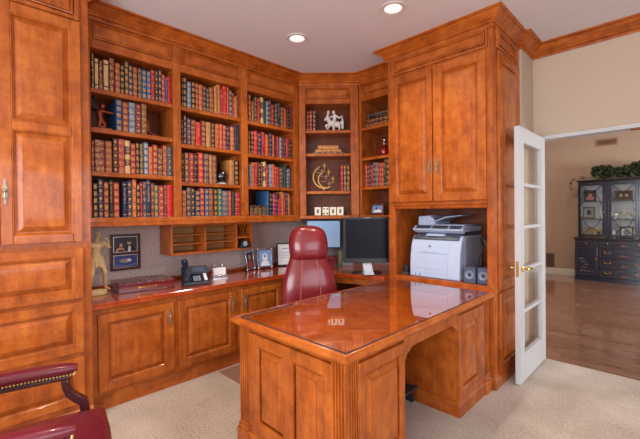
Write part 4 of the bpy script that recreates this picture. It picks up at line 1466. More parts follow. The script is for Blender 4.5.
fg = thing('kneeling_bookend', 'small reddish bronze kneeling figure leaning on the purple-brown book', 'figurine', (-3.085, 1.137, 1.997), R(95))
m = MB()
capsule(m, (-0.020, 0, 0.045), (-0.022, 0, 0.085), 0.017, 0.018)
m.ball((-0.020, 0, 0.118), 0.016, 0.016, 0.019)
capsule(m, (-0.020, 0.012, 0.088), (-0.040, 0.012, 0.075), 0.008, 0.006)
capsule(m, (-0.018, -0.012, 0.088), (-0.038, -0.014, 0.110), 0.008, 0.006)
capsule(m, (-0.016, 0, 0.042), (0.012, 0.0, 0.022), 0.015, 0.010)
capsule(m, (0.012, 0.0, 0.022), (0.058, 0.0, 0.014), 0.010, 0.008)
capsule(m, (0.058, 0, 0.014), (0.080, 0, 0.022), 0.008, 0.006)
remesh(m.build('body', BRONZE, fg, smooth=True), 0.003, 3)
B((-0.042, 0.085, -0.03, 0.03, 0.0, 0.008)).build('base', BRONZE, fg, bevel=0.002)

# ---- glass globe on its stand
gb = thing('glass_globe', 'shiny black glass globe on a pale ring stand in the middle bay', 'globe', (-3.085, 1.779, 1.638), 0)
m = MB()
m.lathe([(0.046, 0.0), (0.048, 0.006), (0.042, 0.014), (0.030, 0.018), (0.0285, 0.016), (0.030, 0.0)], 24)
m.build('ring_stand', plain('pale_stand', (214, 208, 206), 0.3), gb, smooth=True)
m = MB()
m.ball((0, 0, 0.076), 0.058, 0.058, 0.060, 28, 18)
m.build('sphere', plain('black_glass', (14, 14, 16), 0.05, coat=1.0), gb, smooth=True)

# ---- white rider sculpture
hs_ = thing('white_horse_sculpture', 'white carved sculpture of a rearing horse and rider on the corner shelf', 'sculpture', on_corner(0.392, 0.12, CSZ[0]), R(45))
m = MB()
capsule(m, (-0.030, 0, 0.085), (0.045, 0, 0.075), 0.030, 0.030)          # horse barrel
capsule(m, (-0.040, 0, 0.095), (-0.068, 0, 0.140), 0.024, 0.018)         # neck
capsule(m, (-0.068, 0, 0.142), (-0.092, 0, 0.118), 0.015, 0.009)         # head
capsule(m, (-0.062, 0.006, 0.152), (-0.060, 0.008, 0.170), 0.005, 0.003)
capsule(m, (-0.040, -0.012, 0.070), (-0.085, -0.014, 0.062), 0.013, 0.009)
capsule(m, (-0.085, -0.014, 0.062), (-0.070, -0.014, 0.030), 0.008, 0.006)
capsule(m, (-0.038, 0.012, 0.066), (-0.066, 0.012, 0.038), 0.012, 0.008)
capsule(m, (-0.066, 0.012, 0.038), (-0.054, 0.012, 0.016), 0.007, 0.006)
for s in (-1, 1):
    capsule(m, (0.050, s * 0.012, 0.068), (0.064, s * 0.013, 0.042), 0.017, 0.010)
    capsule(m, (0.064, s * 0.013, 0.042), (0.050, s * 0.013, 0.014), 0.009, 0.007)
capsule(m, (0.070, 0, 0.085), (0.094, 0, 0.110), 0.012, 0.010)           # tail
capsule(m, (0.094, 0, 0.110), (0.088, 0, 0.150), 0.010, 0.006)
capsule(m, (0.094, 0, 0.100), (0.092, 0, 0.040), 0.013, 0.012)
capsule(m, (0.008, 0, 0.105), (0.010, 0, 0.155), 0.018, 0.021)           # rider
m.ball((0.000, 0, 0.192), 0.017, 0.016, 0.019)
capsule(m, (0.010, -0.018, 0.162), (0.060, -0.022, 0.132), 0.010, 0.008)
capsule(m, (0.060, -0.022, 0.132), (0.084, -0.02, 0.150), 0.008, 0.007)
capsule(m, (0.004, 0.018, 0.162), (-0.036, 0.018, 0.150), 0.010, 0.008)
capsule(m, (-0.066, 0.0, 0.150), (-0.052, 0.0, 0.196), 0.013, 0.010)     # raised shield hand and crest
m.ball((-0.056, 0, 0.192), 0.014, 0.012, 0.018)
capsule(m, (0.004, -0.026, 0.100), (-0.004, -0.032, 0.060), 0.013, 0.009)
capsule(m, (0.0, 0, 0.075), (0.0, 0, 0.012), 0.012, 0.014)
remesh(m.xf(Matrix.Diagonal((1.08, 1.1, 1.18, 1))).build('group', WHITECER, hs_, smooth=True), 0.0035, 2)
m = MB()
m.prism([(0.082 * math.cos(a) + 0.01, 0.036 * math.sin(a)) for a in [2 * PI * i / 18 for i in range(18)]], 0, 0.018)
m.build('base', WHITECER, hs_, bevel=0.004)

# ---- crescent candelabra
cd = thing('crescent_candelabra', 'gold crescent-shaped candelabra with small silver candle figures', 'candelabra', on_corner(0.27, 0.12, CSZ[2]), R(45))
m = MB()
def arc(cx, cz, r, a0, a1, n=22):
    return [(cx + r * math.cos(R(a0 + (a1 - a0) * i / n)), 0, cz + r * math.sin(R(a0 + (a1 - a0) * i / n))) for i in range(n + 1)]
m.tube(arc(0.012, 0.165, 0.128, 112, 300), [0.0035 + 0.006 * math.sin(PI * i / 22) for i in range(23)], 8)
m.tube(arc(0.030, 0.135, 0.090, 100, 305), [0.0035 + 0.0045 * math.sin(PI * i / 22) for i in range(23)], 8)
m.tube([(0.0, 0, 0.008), (0.0, 0, 0.040)], 0.006, 8)
m.build('crescent', GOLDM, cd, smooth=True)
m = MB()
m.lathe([(0.042, 0.0), (0.040, 0.005), (0.012, 0.009), (0.006, 0.013)], 20)
m.build('foot', SILVER, cd, smooth=True)
cups = ((-0.062, 0.270), (0.012, 0.300), (-0.020, 0.232), (0.060, 0.225), (0.030, 0.170), (0.108, 0.150), (0.062, 0.100))
arms = MB()
for k, (x, z) in enumerate(cups):
    c = MB()
    c.lathe([(0.003, -0.045), (0.003, -0.012), (0.013, -0.008), (0.014, -0.004), (0.005, 0.0), (0.005, 0.022), (0.001, 0.026)], 10, (x, 0, z))
    c.tube([(x - 0.018, 0, z + 0.004), (x - 0.010, 0, z - 0.014), (x, 0, z - 0.018), (x + 0.010, 0, z - 0.014), (x + 0.018, 0, z + 0.004)], 0.0026, 6)
    c.build('candle_arm', [SILVER, GOLDM][k % 2], cd, smooth=True)
    arms.tube([(x, 0, z - 0.045), (x * 0.6 + 0.0, 0, z - 0.060), (max(-0.09, x - 0.06), 0, z - 0.052)], 0.0022, 6)
arms.build('stems', GOLDM, cd, smooth=True)

# ---- four cream calendar blocks
for k, u in enumerate((0.202, 0.291, 0.374, 0.455)):
    lab = ('cream block with a dark upright mark, first from post, lowest corner shelf', 'cream block with four dark corner petals on the lowest corner shelf',
           'cream block with a dark upright mark, beside the petal block, away from the post', 'cream block with a dark upright mark, last in the row, beside the monitor')[k]
    t = thing('calendar_block', lab, 'block', on_corner(u, 0.085, 1.3325), R(45), 'cream blocks on the corner shelf')
    B((-0.036, 0.036, 0.0, 0.055, 0.0, 0.094)).build('block', CREAMP, t, bevel=0.003)
    if k == 1:
        ps = []
        for sx in (-1, 1):
            for sz in (-1, 1):
                ps.append((oval(sx * 0.019, 0.047 + sz * 0.026, 0.010, 0.010), 0))
        ps.append((oval(0, 0.047, 0.006, 0.006), 1))
    else:
        ps = [(rect(-0.011, 0.011, 0.026, 0.068), 0), (rect(-0.004, 0.004, 0.034, 0.060), 1)]
    print_on(t, 'printed_mark', ps, [plain('ink_blue_black', (44, 48, 74), 0.5), plain('ink_grey', (120, 124, 140), 0.5)], -0.0006)

# ---- red glass decanter
rb_ = thing('red_decanter', 'round red glass decanter with silver stopper on the side shelf unit', 'decanter', (-2.285, 3.29, GSZ[1]), 0)
m = MB()
m.lathe([(0.030, 0.0), (0.052, 0.006), (0.066, 0.035), (0.066, 0.065), (0.050, 0.095), (0.026, 0.115), (0.020, 0.125), (0.024, 0.13)], 24)
m.build('bottle', plain('ruby_glass', (132, 20, 24), 0.08, coat=0.8), rb_, smooth=True)
m = MB()
m.lathe([(0.024, 0.130), (0.026, 0.138), (0.012, 0.145), (0.010, 0.158), (0.020, 0.170), (0.022, 0.185), (0.012, 0.200), (0.004, 0.222), (0.001, 0.226)], 16)
m.build('stopper', SILVER, rb_, smooth=True)

# ================================================================== computer corner
def monitor(name, label, loc, rotz, w, h, z0, bezel, screen, base_mat, foot_w):
    t = thing(name, label, 'monitor', loc, rotz)
    m = MB()
    frame_boxes(m, -w / 2, w / 2, z0, z0 + h, bezel, -0.018, 0.012)
    m.build('bezel', BLACKP if bezel > 0.02 else NAVYP, t, bevel=0.003)
    B((-w / 2 + 0.006, w / 2 - 0.006, -0.002, 0.040, z0 + 0.006, z0 + h - 0.006)).build('housing', BLACKP, t, bevel=0.012)
    B((-w / 2 + bezel, w / 2 - bezel, -0.010, -0.0025, z0 + bezel, z0 + h - bezel)).build('screen', screen, t)
    m = MB()
    m.prism([(-0.035, 0.006), (0.035, 0.006), (0.028, z0 + h * 0.3), (-0.028, z0 + h * 0.3)], 0.0405, 0.065, 'y')
    m.build('neck', base_mat, t, bevel=0.004)
    m = MB()
    m.prism([(foot_w * math.cos(a), 0.03 + foot_w * 0.62 * math.sin(a)) for a in [2 * PI * i / 28 for i in range(28)]], 0.0, 0.012)
    m.build('foot', BLACKP if bezel > 0.02 else base_mat, t, bevel=0.004)
    return t


sc1 = plain('dark_glossy_screen', (18, 20, 30), 0.3, spec=0.16)
sc2 = emit('pale_blue_screen', (140, 172, 206), 0.45)
mo = monitor('computer_monitor', 'large black monitor with dark screen beside the printer cabinet', (-2.19, 2.842, CT), R(45), 0.455, 0.425, 0.130, 0.022, sc1, plain('silver_grey_plastic', (196, 202, 214), 0.35), 0.15)
B((-0.2275, 0.2275, -0.024, -0.0185, 0.112, 0.154)).build('speaker_bar', BLACKP, mo, bevel=0.004)
B((-0.05, 0.05, -0.150, 0.0, 0.0125, 0.022)).build('stand_plate', MATS['silver_grey_plastic'], mo, bevel=0.003)
m = MB()
m.prism([(-0.148, 0.0225), (-0.135, 0.0225), (0.0400, 0.130), (0.0400, 0.100)], -0.045, 0.045, 'x')
m.build('stand_arm', MATS['silver_grey_plastic'], mo, bevel=0.002)
B((-0.030, 0.030, -0.0195, -0.0182, 0.546, 0.5515)).build('logo_strip', P_GREY, mo)
monitor('computer_monitor', 'smaller monitor with pale blue screen behind the office chair', (-2.967, 3.033, CT), R(45), 0.405, 0.33, 0.188, 0.013, sc2, SILVER, 0.10)

t = thing('leather_organiser_box', 'dark red leather box on the worktop behind the office chair', 'box', (-2.70, 2.84, CT), R(45))
B((-0.11, 0.085, 0.0, 0.10, 0.0, 0.122)).build('body', REDBOX, t, bevel=0.004)
B((-0.112, 0.087, -0.002, 0.102, 0.1225, 0.138)).build('lid', REDBOX, t, bevel=0.004)
t = thing('desk_card_stand', 'small upright green and white card in a clear stand on the worktop', 'card stand', (-2.715, 3.115, CT), R(45))
B((-0.075, -0.030, 0.0, 0.03, 0.0, 0.17)).build('upright_card', P_GREEN, t, bevel=0.002)
B((-0.066, -0.040, -0.001, -0.0002, 0.02, 0.15)).build('print_strip', P_TAN, t)
B((-0.028, 0.095, -0.02, 0.04, 0.0, 0.05)).build('block', P_GREY, t, bevel=0.003)
B((-0.02, 0.05, -0.014, 0.034, 0.0505, 0.068)).build('note_pad', P_GREEN, t, bevel=0.002)
B((-0.014, 0.020, -0.01, 0.03, 0.0685, 0.076)).build('note_pad', P_RED, t, bevel=0.002)

# ---- colour laser printer
pr = thing('laser_printer', 'large grey all-in-one laser printer in the open cabinet bay', 'printer', (-1.545, 2.945, 0.781), 0)
prof = [(0.004, 0.0), (0.0, 0.08), (0.006, 0.18), (0.028, 0.27), (0.052, 0.318), (0.080, 0.352), (0.46, 0.352), (0.46, 0.0)]
m = MB()
m.prism(prof, -0.225, 0.232, 'x')
m.build('body', GREYP, pr, bevel=0.008, seg=3)
B((-0.222, 0.234, 0.12, 0.455, 0.385, 0.432)).build('scanner_base', GREYP, pr, bevel=0.008)
B((0.2325, 0.2365, 0.10, 0.42, 0.03, 0.34)).build('side_cover', GREYS, pr, bevel=0.003)
m = MB()
m.prism([(0.095, 0.372), (0.122, 0.432), (0.100, 0.434), (0.055, 0.408), (0.054, 0.395), (0.078, 0.385)], -0.226, 0.237, 'x')
m.build('control_panel', GREYP, pr, bevel=0.003)
B((-0.20, 0.222, 0.105, 0.45, 0.353, 0.3845)).build('output_recess', GREYD, pr)
m = MB()
for x0, x1 in ((-0.20, -0.06), (-0.045, 0.10), (0.115, 0.215)):
    m.add([(x0, 0.0575, 0.4100), (x1, 0.0575, 0.4100), (x1, 0.098, 0.4335), (x0, 0.098, 0.4335)], [(0, 1, 2, 3)])
m.xf(Matrix.Translation((0, -0.0012, 0.0012)))
m.build('key_field', GREYD, pr)
k0 = None
for i in range(16):
    if k0 is None:
        k0 = B((-0.004, 0.004, -0.004, 0.004, 0, 0.003)).build('button', P_GREY, pr)
        o = k0
    else:
        o = k0.copy()
        COL.objects.link(o)
        o.parent = pr
    o.location = (-0.19 + i * 0.026 if i < 6 else -0.06 + (i - 5) * 0.026, 0.076, 0.4215)
    o.rotation_euler = (R(29), 0, 0)
m = MB()
m.prism([(0.049, 0.314), (0.078, 0.351), (0.062, 0.345), (0.043, 0.320)], -0.21, 0.205, 'x')
m.build('output_lip', GREYD, pr)
m = MB()
m.prism([(-0.10, 0.002), (0.08, 0.002), (0.06, 0.022), (-0.08, 0.022)], 0.0, 0.06, 'y')
m.build('output_tray', GREYP, pr, loc=(0.0, 0.050, 0.345), bevel=0.003)
# document feeder
m = MB()
m.prism([(-0.222, 0.4325), (-0.215, 0.515), (-0.10, 0.520), (-0.055, 0.475), (-0.05, 0.4325)], 0.14, 0.44, 'y')
m.build('document_feeder', GREYP, pr, bevel=0.008)
m = MB()
m.prism([(-0.06, 0.470), (-0.05, 0.462), (0.06, 0.500), (0.20, 0.518), (0.20, 0.524), (0.05, 0.510)], 0.12, 0.38, 'y')
m.build('feeder_tray', GREYS, pr, bevel=0.002)
m = MB()
m.prism([(-0.05, 0.482), (0.02, 0.505), (0.14, 0.523), (0.13, 0.527), (0.01, 0.516), (-0.06, 0.492)], 0.15, 0.35, 'y')
m.build('feeder_guide', GREYD, pr, bevel=0.002)
B((-0.05, 0.225, 0.10, 0.42, 0.4325, 0.446)).build('scanner_lid', GREYS, pr, bevel=0.006)
# front doors, drawn as proud panels following the front
def front_panel(x0, x1, z0, z1, name, mat=GREYP):
    def yy(z):
        for (y0_, a), (y1_, b) in zip(prof, prof[1:]):
            if a <= z <= b:
                return y0_ + (y1_ - y0_) * (z - a) / (b - a)
        return 0
    zs = [z0 + (z1 - z0) * i / 5 for i in range(6)]
    m = MB()
    rings = [[(x0, yy(z) - 0.004, z), (x1, yy(z) - 0.004, z), (x1, yy(z) + 0.004, z), (x0, yy(z) + 0.004, z)] for z in zs]
    m.loft(rings)
    return m.build(name, mat, pr, bevel=0.0015)
front_panel(-0.219, 0.128, 0.205, 0.300, 'upper_door')
front_panel(-0.219, 0.128, 0.078, 0.201, 'front_door')
front_panel(-0.219, 0.128, 0.040, 0.074, 'tray_front')
front_panel(-0.219, 0.128, 0.006, 0.036, 'paper_tray')
front_panel(0.132, 0.228, 0.006, 0.300, 'side_column')
front_panel(-0.12, 0.03, 0.206, 0.214, 'door_latch', GREYS)
o = MB()
o.lathe([(0.009, 0.0), (0.009, -0.002), (0.006, -0.003)], 16, (-0.04, 0.0205, 0.262), 'y')
o.build('round_badge', plain('badge_red', (112, 40, 52), 0.3), pr, smooth=True)
for x in (-0.17, -0.13):
    B((x, x + 0.004, -0.004, 0.004, 0.008, 0.03)).build('paper_gauge', GREYD, pr)

pr.scale = (1.02, 1.02, 1.05)

# ---- speakers
for k, (x, y_, lab) in enumerate(((-1.224, 2.935, 'small grey desktop speaker beside the laser printer'), (-1.1195, 2.945, 'small grey desktop speaker against the cabinet bay side'))):
    t = thing('desktop_speaker', lab, 'speaker', (x, y_, 0.781), 0, 'desktop speakers')
    m = MB()
    m.prism([(-0.049, 0.0), (0.049, 0.0), (0.046, 0.128), (-0.046, 0.128)], 0.0, 0.085, 'y')
    m.build('cabinet', plain('speaker_grey', (74, 84, 108), 0.5), t, bevel=0.006)
    m = MB()
    m.lathe([(0.036, 0.0), (0.036, -0.005), (0.033, -0.006), (0.030, -0.003), (0.012, 0.0005)], 24, (0, 0, 0.066), 'y')
    m.build('cone', plain('speaker_cone_grey', (128, 138, 160), 0.5), t, smooth=True)
    m = MB()
    m.ball((0, -0.002, 0.066), 0.012, 0.006, 0.012, 14, 8)
    m.build('dust_cap', DKGREY, t, smooth=True)
random.seed(3)
for k, (col, lab) in enumerate(((BLACKP, 'black cable looping behind the speaker in the printer bay'), (DKGREY, 'dark grey cable hanging from the bay side to the speaker'), (plain('yellow_cable', (190, 170, 60), 0.5), 'thin yellow cable in the printer bay'))):
    m = MB()
    pts = []
    for i in range(15):
        t = i / 14
        x = -1.265 + 0.16 * t + 0.03 * math.sin(5 * t + k * 1.7)
        x = min(x, -1.085)
        z = 0.79 + (0.40 - 0.06 * k) * math.sin(PI * min(1, t * (0.86 + 0.06 * k))) ** 0.8
        pts.append((x, 3.14 + 0.02 * k + 0.015 * math.sin(7 * t), max(z, 0.786)))
    if k == 2:
        pts = [(-1.16 + 0.075 * i / 8, 3.30 - 0.01 * i, 1.02 - 0.055 * math.sin(PI * i / 8) - 0.02 * i / 8) for i in range(9)]
    m.tube(pts, 0.005 if k < 2 else 0.003, 8)
    o = m.build('cable', col, smooth=True)
    tag(o, lab, 'cable')
t = thing('phone_adapter', 'small dark gadget on the bay floor beside the printer', 'gadget', (-1.845, 2.97, 0.781), R(10))
B((-0.03, 0.03, 0, 0.05, 0, 0.022)).build('base', DKGREY, t, bevel=0.004)
B((-0.022, 0.022, 0.018, 0.044, 0.0225, 0.085)).build('body', NAVYP, t, bevel=0.006)

# ================================================================== chairs
def se_ring(cx, cy, z, hw, front, back, n=28, p=2.6):
    """super-ellipse section: half width hw, depth front (towards -y) and back"""
    r = []
    for i in range(n):
        a = 2 * PI * i / n
        c, s = math.cos(a), math.sin(a)
        x = hw * math.copysign(abs(c) ** (2 / p), c)
        y = (back if s > 0 else front) * math.copysign(abs(s) ** (2 / p), s)
        r.append((cx + x, cy + y, z))
    return r


def loft_profile(prof, n=28, p=2.6, steps=5):
    """prof rows: (z, centre y, half width, front, back); smooth interpolation between rows"""
    out = []
    for i in range(len(prof) - 1):
        a, b = prof[i], prof[i + 1]
        a0 = prof[max(i - 1, 0)]
        b1 = prof[min(i + 2, len(prof) - 1)]
        for k in range(steps):
            t = k / steps
            row = []
            for q in range(5):
                m0, m1 = (b[q] - a0[q]) / 2, (b1[q] - a[q]) / 2
                t2, t3 = t * t, t * t * t
                row.append((2 * t3 - 3 * t2 + 1) * a[q] + (t3 - 2 * t2 + t) * m0 + (-2 * t3 + 3 * t2) * b[q] + (t3 - t2) * m1)
            out.append(row)
    out.append(list(prof[-1]))
    return [se_ring(0, r[1], r[0], max(r[2], 0.004), max(r[3], 0.003), max(r[4], 0.003), n, p) for r in out]


oc = thing('office_chair', 'high-backed oxblood leather office chair behind the desk', 'chair', (-2.135, 2.062, 0.0032), R(56))
m = MB()
m.loft(loft_profile([(0.44, 0.19, 0.240, 0.05, 0.04), (0.52, 0.205, 0.252, 0.068, 0.05), (0.66, 0.215, 0.250, 0.075, 0.05), (0.78, 0.225, 0.228, 0.072, 0.05), (0.88, 0.238, 0.198, 0.066, 0.045), (0.95, 0.25, 0.172, 0.058, 0.045), (1.03, 0.262, 0.158, 0.045, 0.04)]))
m.build('backrest', OXBLOOD, oc, smooth=True, angle=60)
m = MB()
m.loft(loft_profile([(0.952, 0.25, 0.150, 0.062, 0.04), (0.975, 0.25, 0.162, 0.082, 0.045), (1.03, 0.256, 0.172, 0.096, 0.05), (1.11, 0.266, 0.172, 0.098, 0.05), (1.18, 0.274, 0.155, 0.088, 0.045), (1.222, 0.278, 0.118, 0.066, 0.035), (1.243, 0.280, 0.055, 0.03, 0.02), (1.246, 0.28, 0.01, 0.008, 0.006)]))
m.build('headrest', OXBLOOD, oc, smooth=True, angle=60)
for s in (-1, 1):
    m = MB()
    m.tube([(s * 0.092, 0.1325, 0.50), (s * 0.090, 0.1375, 0.62), (s * 0.082, 0.1465, 0.74), (s * 0.072, 0.167, 0.86), (s * 0.064, 0.191, 0.955)], 0.0048, 6)
    m.build('seam', SEAM, oc, smooth=True)
m = MB()
rows = []
for (z, hw, f, b) in ((0.385, 0.19, 0.20, 0.17), (0.40, 0.235, 0.235, 0.2), (0.44, 0.25, 0.25, 0.21), (0.475, 0.245, 0.24, 0.2), (0.492, 0.20, 0.19, 0.16), (0.494, 0.02, 0.02, 0.02)):
    rows.append(se_ring(0, -0.02, z, hw, f, b, 32, 3.2))
m.loft(rows)
m.build('seat', OXBLOOD, oc, smooth=True, angle=60)
m = MB()
m.lathe([(0.032, 0.10), (0.032, 0.26), (0.020, 0.262), (0.020, 0.36), (0.09, 0.365), (0.09, 0.384)], 16)
m.build('gas_lift', BLACKP, oc, smooth=True)
for k in range(5):
    a = 2 * PI * k / 5 + 0.3
    m = MB()
    m.tube([(0.02 * math.cos(a), 0.02 * math.sin(a), 0.115), (0.16 * math.cos(a), 0.16 * math.sin(a), 0.095), (0.29 * math.cos(a), 0.29 * math.sin(a), 0.072)], [0.030, 0.024, 0.018], 8)
    m.build('base_arm', BLACKP, oc, smooth=True)
    for s in (-0.016, 0.016):
        w = MB()
        w.lathe([(0.010, -0.010), (0.026, -0.009), (0.028, 0.0), (0.026, 0.009), (0.010, 0.010)], 14, (0, 0, 0), 'x')
        w.xf(Matrix.Translation((0.29 * math.cos(a), 0.29 * math.sin(a), 0.0285)) @ Matrix.Rotation(a, 4, 'Z') @ Matrix.Translation((0, s, 0)) @ Matrix.Rotation(R(90), 4, 'Z'))
        w.build('caster', BLACKP, oc, smooth=True)

# ---- leather armchair by the tower: local front looks to +y
ac = thing('leather_armchair', 'burgundy leather armchair with brass nailheads and dark wooden arm posts', 'armchair', (-1.755, 0.149, 0), R(-12))
m = MB()
rows = []
for z, d in ((0.36, 0.012), (0.375, 0.0), (0.425, 0.0), (0.450, 0.008), (0.466, 0.03), (0.474, 0.075), (0.478, 0.15)):
    rows.append([(x * 1.0, y + 0.012, z) for x, y in [
        (-0.265 + d, -0.27 + d), (-0.09, -0.27 + d), (0.09, -0.27 + d), (0.265 - d, -0.27 + d), (0.272 - d, -0.08), (0.272 - d, 0.10), (0.262 - d, 0.288 - d),
        (0.09, 0.298 - d), (-0.09, 0.298 - d), (-0.262 + d, 0.288 - d), (-0.272 + d, 0.10), (-0.272 + d, -0.08)]])
m.loft(rows)
m.build('seat', BURGUNDY, ac, smooth=True, angle=70)
B((-0.258, 0.258, -0.25, 0.292, 0.29, 0.359)).build('seat_rail', MAHOG, ac, bevel=0.004)
for s in (-1, 1):
    m = MB()
    rings = []
    for i in range(13):
        t = i / 12
        y = -0.285 + 0.475 * t
        w = 0.040 - 0.004 * t
        ztop = 0.676 + 0.010 * math.sin(PI * t) + 0.004 * t
        h = 0.058 - 0.006 * t
        e = 1.0
        if i >= 11:
            e = (1.0, 0.88, 0.55)[i - 10] if i - 10 < 3 else 0.5
        rings.append([(s * 0.29 + w * e * math.copysign(abs(math.cos(a)) ** 0.75, math.cos(a)), y, ztop - h / 2 + h / 2 * e * math.copysign(abs(math.sin(a)) ** 0.75, math.sin(a))) for a in [2 * PI * k / 16 for k in range(16)]])
    m.loft(rings)
    m.build('arm_pad', BURGUNDY, ac, smooth=True, angle=70)
    B((s * 0.29 - 0.027, s * 0.29 + 0.027, -0.28, 0.165, 0.612, 0.630)).build('arm_rail', MAHOG, ac, bevel=0.004)
    m = MB()
    for i in range(37):
        y = -0.27 + 0.445 * i / 36
        for q in (-1, 1):
            m.ball((s * 0.29 + q * 0.037, y, 0.6365 + 0.004 * math.sin(PI * i / 36)), 0.0048, 0.0048, 0.0048, 8, 5)
    for q in range(6):
        m.ball((s * 0.29 - 0.03 + 0.012 * q, 0.181, 0.638), 0.005, 0.005, 0.005, 8, 5)
    m.build('nailhead_trim', NAIL, ac, smooth=True)
    # swept wooden arm post
    m = MB()
    pl = [(0.126, 0.612), (0.130, 0.575), (0.145, 0.535), (0.170, 0.505), (0.194, 0.484), (0.205, 0.40), (0.205, 0.30)]
    pr_ = [(0.160, 0.612), (0.162, 0.585), (0.176, 0.553), (0.200, 0.530), (0.228, 0.505), (0.245, 0.40), (0.245, 0.30)]
    m.prism(pl + list(reversed(pr_)), s * 0.278 - 0.019, s * 0.278 + 0.019, 'x')
    m.build('arm_post', MAHOG, ac, bevel=0.006, seg=3)
for x, y in ((-0.225, 0.255), (0.225, 0.255), (-0.225, -0.225), (0.225, -0.225)):
    m = MB()
    m.lathe([(0.016, 0.0), (0.019, 0.012), (0.015, 0.02), (0.020, 0.12), (0.027, 0.20), (0.030, 0.235), (0.022, 0.245), (0.034, 0.26), (0.034, 0.29)], 14, (x, y, 0))
    m.build('leg', MAHOG, ac, smooth=True)
m = MB()
rows = []
for z, hw, cy, th in ((0.44, 0.24, -0.285, 0.05), (0.50, 0.262, -0.293, 0.058), (0.66, 0.272, -0.312, 0.06), (0.82, 0.270, -0.34, 0.058), (0.95, 0.245, -0.365, 0.052), (1.0, 0.17, -0.375, 0.04), (1.012, 0.03, -0.378, 0.01)):
    rows.append(se_ring(0, cy, z, hw, th, th, 28, 3.4))
m.loft(rows)
m.build('backrest', BURGUNDY, ac, smooth=True, angle=70)

# ---- mat and footrest
o = B((-2.835, -1.93, 1.586, 2.62, 0.0, 0.003)).build('chair_mat', plain('brown_vinyl_mat', (150, 118, 98), 0.35), bevel=0.001)
tag(o, 'thin brown vinyl chair mat on the carpet behind the desk', 'mat')
t = thing('footrest', 'dark slanted plastic footrest on the carpet in the desk kneehole', 'footrest', (-1.475, 2.19, 0), R(0))
m = MB()
m.prism([(-0.13, 0.045), (0.13, 0.095), (0.13, 0.115), (-0.13, 0.062)], -0.16, 0.12, 'x')
m.xf(Matrix.Rotation(R(-90), 4, 'Z'))
m.build('platform', DKGREY, t, bevel=0.004)
for yy in (-0.11, 0.11):
    B((-0.11, 0.11, yy - 0.012, yy + 0.012, 0.0, 0.05)).build('foot_bar', DKGREY, t, bevel=0.004)

# ================================================================== the hall: china cabinet
HY = 8.63
hc = thing('china_cabinet', 'dark blue-black lacquered china cabinet with glazed doors above brass-handled drawers', 'cabinet', (-0.775, HY, 0))
B((-0.735, 0.735, 0.02, 0.38, 0.08, 0.79)).build('lower_case', HUTCHP, hc, bevel=0.003)
m = MB()
for (o_, z0, z1) in ((0.012, 0.0, 0.062), (0.004, 0.062, 0.08)):
    m.box(-0.735 - o_, 0.735 + o_, 0.02 - o_, 0.39, z0, z1)
m.build('plinth', HUTCHP, hc, bevel=0.004)
m = MB()
m.box(-0.750, 0.750, 0.0, 0.39, 0.7905, 0.805)
m.box(-0.760, 0.760, -0.010, 0.39, 0.8055, 0.826)
m.build('counter', HUTCHD, hc, bevel=0.004)
def hfront(name, x0, x1, z0, z1):
    m = B((x0, x1, 0.006, 0.0195, z0, z1))
    o = m.build(name, HUTCHP, hc, bevel=0.003)
    g = MB()
    frame_boxes(g, x0 + 0.018, x1 - 0.018, z0 + 0.018, z1 - 0.018, 0.0022, 0.0048, 0.0058)
    g.build('gilt_line', GILT, o)
    return o
def bail(parent, x, z):
    m = MB()
    for s in (-0.045, 0.045):
        m.ball((x + s, 0.0, z), 0.010, 0.008, 0.010, 8, 5)
    m.tube([(x - 0.045, -0.006, z), (x - 0.038, -0.010, z - 0.018), (x - 0.015, -0.012, z - 0.026), (x + 0.015, -0.012, z - 0.026), (x + 0.038, -0.010, z - 0.018), (x + 0.045, -0.006, z)], 0.006, 6)
    m.build('bail_pull', BRASS, parent, smooth=True)
def knob(parent, x, z):
    m = MB()
    m.ball((x, -0.004, z), 0.015, 0.010, 0.015, 10, 6)
    m.build('knob', BRASS, parent, smooth=True)
for s in (-1, 1):
    x0, x1 = sorted((s * 0.725, s * 0.378))
    d = hfront('drawer', x0, x1, 0.672, 0.775)
    knob(d, (x0 + x1) / 2, 0.724)
    d = hfront('door', x0, x1, 0.095, 0.655)
    g = MB()
    random.seed(8 if s < 0 else 9)
    cx = (x0 + x1) / 2
    for k in range(4):
        zz = 0.26 + 0.055 * k
        px = cx - 0.05 + 0.04 * math.sin(k * 1.7)
        g.prism([(px - 0.05, zz), (px + 0.01, zz - 0.012), (px + 0.07, zz - 0.004), (px + 0.02, zz + 0.010)], 0.0050, 0.0058, 'y')
    for k in range(5):
        px = cx - 0.09 + 0.045 * k
        g.prism([(px, 0.175), (px + 0.016, 0.168), (px + 0.03, 0.20 - 0.006 * k), (px + 0.012, 0.235 - 0.01 * k)], 0.0050, 0.0058, 'y')
    g.build('gilt_landscape', plain('faded_gilt', (104, 92, 78), 0.5), d)
    knob(d, x1 - 0.03 if s < 0 else x0 + 0.03, 0.42)
for z0, z1 in ((0.650, 0.775), (0.462, 0.612), (0.272, 0.424), (0.092, 0.234)):
    d = hfront('drawer', -0.355, 0.355, z0, z1)
    for x in (-0.228, 0.228):
        if z0 > 0.6:
            knob(d, x, (z0 + z1) / 2 + 0.012)
        else:
            bail(d, x, (z0 + z1) / 2 + 0.03)
    g = MB()
    g.prism([(-0.05, z0 + 0.04), (0.03, z0 + 0.03), (0.09, z0 + 0.045), (0.0, z0 + 0.055)], 0.0050, 0.0058, 'y')
    g.prism([(-0.01, z0 + 0.055), (0.014, z0 + 0.055), (0.002, z0 + 0.085)], 0.0050, 0.0058, 'y')
    g.build('gilt_landscape', plain('red_gilt', (132, 72, 62), 0.5), d)
